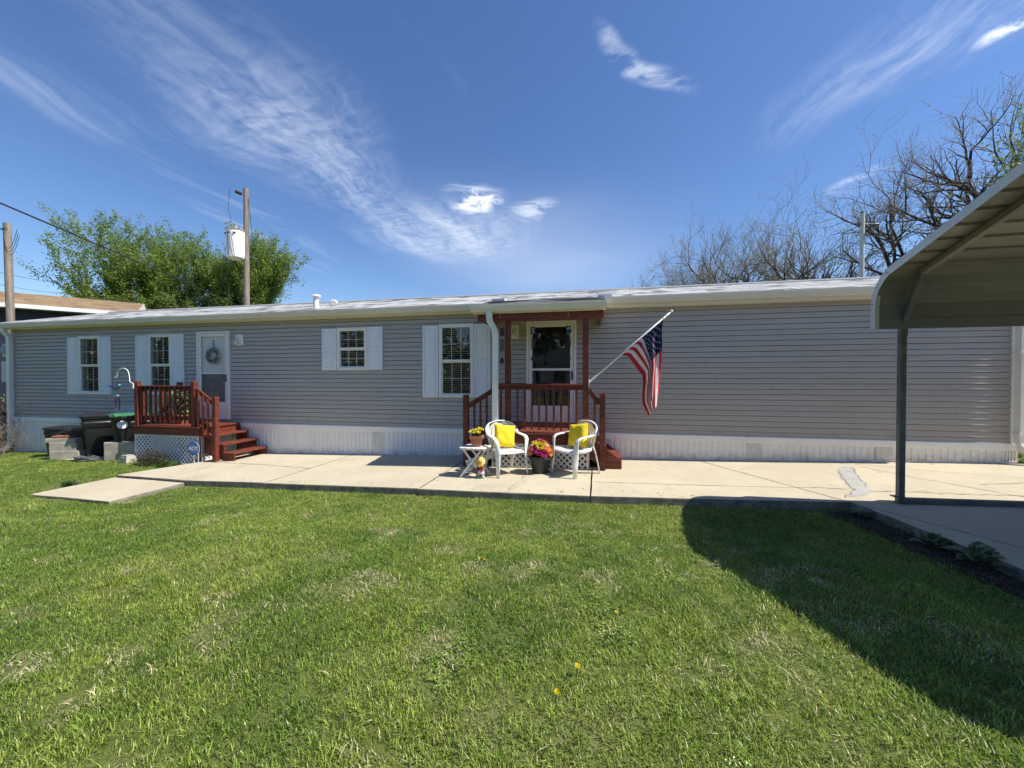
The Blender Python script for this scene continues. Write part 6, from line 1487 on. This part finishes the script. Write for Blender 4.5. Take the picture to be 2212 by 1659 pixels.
def meter_pedestal():
    x, y = -15.82, .20; z = gnd(x, y); T = thing('meter_pedestal', 'grey pedestal with white electric meter and box left of the house corner', 'electric meter', (x, y, z))
    MB().box(x - .06, x + .06, y - .04, y + .04, z - .1, 2.5).build('post', GALV, T)
    b = MB(); b.box(x - .17, x + .17, y - .18, y - .045, 2.12, 2.48, .02); b.build('meter_box', pm('meter_white', (.70, .71, .70)), T)
    MB().lathe([(.11, 0), (.11, .06), (.08, .09), (0, .10)], 16, (0, 0, 0), Matrix.Translation((x, y - .18, 2.31)) @ Matrix.Rotation(R(90), 4, 'X')).build('meter_glass', pm('meter_dial', (.45, .46, .46), None, .15), T, True)
    b = MB(); b.box(x - .2, x + .2, y - .19, y - .045, 1.42, 2.0, .02); b.build('breaker_box', MATS['meter_white'], T)
meter_pedestal()
bush('dry_shrub', 'straw-yellow rounded shrub behind the left house corner', -17.7, 1.2, 1.0, 1.5, leaf_mat('dry_leaf', (.30, .23, .07), (.22, .18, .05), (.16, .12, .04), .3, 3.), 2600, .085, 12)
def twig_shrub():
    x, y = -15.0, -.5; z = gnd(x, y); T = thing('twig_shrub', 'leafless grey twiggy shrub growing at the left downspout', 'shrub', (x, y, z)); rnd = random.Random(17); segs = []; tips = []
    prm = dict(levels=2, n=[6, 4, 3], wob=[.12, .2, .22], up=[.02, .03, .03], kids=[1.3, 1.1, 0], bare=[.25, .1, 0], ang=[(20, 50), (20, 55)], len=[(.35, .55), (.4, .6)], rmin=.003)
    for k in range(24): a = rnd.uniform(0, 6.283); e = rnd.uniform(.55, 1.2); grow(rnd, (x + rnd.uniform(-.1, .1), y + rnd.uniform(-.08, .08), z - .02), (math.cos(a) * math.cos(e), math.sin(a) * math.cos(e) * .7, math.sin(e)), rnd.uniform(.6, 1.05), .009, 0, prm, segs, tips)
    seg_mesh([s for s in segs if s[2] > .005], 'stems', pm('grey_twig', (.26, .22, .19), (.17, .14, .12), .8, 9.), T); seg_mesh([s for s in segs if s[2] <= .005], 'twigs', MATS['grey_twig'], T)
twig_shrub()
def neighbour_right():
    T = thing('neighbour_trailer', 'pale neighbouring trailer glimpsed past the right house corner', 'house', (24.5, 16, gnd(24, 16))); x0, x1, y0, y1, z0 = 19.5, 32., 14.6, 19., gnd(24, 16)
    MB().box(x0, x1, y0, y1, z0 - .1, z0 + 3.1).build('wall', pm('pale_siding', (.55, .58, .60), (.48, .51, .53), .5, 2., stretch=(.2, .2, 9)), T)
    for k in range(20): MB().box(x0 - .012, x1 + .012, y0 - .012, y0 - .0, z0 + .62 + k * .12, z0 + .73 + k * .12).build('siding_board', MATS['pale_siding'], T)
    MB().add([(x0 - .3, y0 - .3, z0 + 3.1), (x1, y0 - .3, z0 + 3.1), (x1, 16.8, z0 + 3.9), (x0 - .3, 16.8, z0 + 3.9), (x1, y1 + .3, z0 + 3.1), (x0 - .3, y1 + .3, z0 + 3.1)], [(0, 1, 2, 3), (3, 2, 4, 5), (0, 3, 5), (0, 5, 4, 1)]).build('roof', pm('grey_roof', (.4, .39, .36), None, .9), T)
    w = MB(); w.box(20.6, 21.5, y0 - .05, y0 - .014, z0 + 1.3, z0 + 2.5); w.build('window', pm('dark_pane', (.03, .035, .045), None, .08), T)
    F = thing('metal_fence', 'low dark metal fence seen past the right house corner', 'fence', (14.5, 10.2, gnd(14, 10)))
    for k in range(30): x = 12.2 + k * .16; MB().box(x - .012, x + .012, 10.19, 10.21, gnd(14, 10), gnd(14, 10) + 1.05).build('picket', BLACKM, F)
    for z in (.12, .95): MB().box(12.1, 17, 10.18, 10.22, gnd(14, 10) + z, gnd(14, 10) + z + .04).build('rail', BLACKM, F)
    MB().box(12.95, 13.1, 10.12, 10.27, gnd(14, 10), gnd(14, 10) + 2.4).build('post', pm('dark_brown_post', (.06, .035, .025)), F)
neighbour_right()
bush('garden_shrub', 'small green shrub on the ground past the right house corner', 8.05, 1.1, .5, .42, LEAFT2, 700, .08, 15)

# ------------------------------------------------------------------ across the lawn, behind the viewer (seen in the door and window glass)
def across():
    T = thing('facing_trailer', 'white trailer with a low gable across the lawn, mirrored in the door glass', 'house', (-3, -26, gnd(-3, -26))); z = gnd(-3, -26); x0, x1, y0, y1 = -6.2, 1.2, -34., -24.5
    MB().box(x0, x1, y0, y1, z - .1, z + 2.6).build('wall', pm('pale_siding', (.55, .58, .60)), T)
    MB().add([(x0 - .3, y1 + .4, z + 2.6), (x1 + .3, y1 + .4, z + 2.6), ((x0 + x1) / 2, y1 + .4, z + 4.0), (x0 - .3, y0, z + 2.6), (x1 + .3, y0, z + 2.6), ((x0 + x1) / 2, y0, z + 4.0)], [(0, 1, 2), (0, 2, 5, 3), (1, 4, 5, 2), (0, 3, 4, 1)]).build('roof', pm('grey_roof', (.4, .39, .36), None, .9), T)
    for x in (-5.2, -3.0, -.6): MB().box(x, x + 1.0, y1, y1 + .04, z + 1.1, z + 2.1).build('window', MATS['dark_pane'], T)
    P = []; rs = np.random.RandomState(4); n = 44000; x = rs.uniform(-170, 110, n); y = rs.uniform(-50, -40, n); top = 9 + 3.5 * np.sin(x * .31) * np.sin(x * .13 + 1) + 1.5 * np.sin(x * 1.1); zz = -.8 + (top + .8) * rs.rand(n) ** .8
    W = thing('woodland', 'dark bank of trees across the lawn, mirrored in the window glass', 'woodland', (0, -45, -.5)); W['kind'] = 'stuff'
    leaf_cloud(np.stack([x, y, zz], 1), 1.0, 'foliage', leaf_mat('wood_leaf', (.05, .055, .025), (.07, .065, .035), None, .2, .2), W, 3)
across()
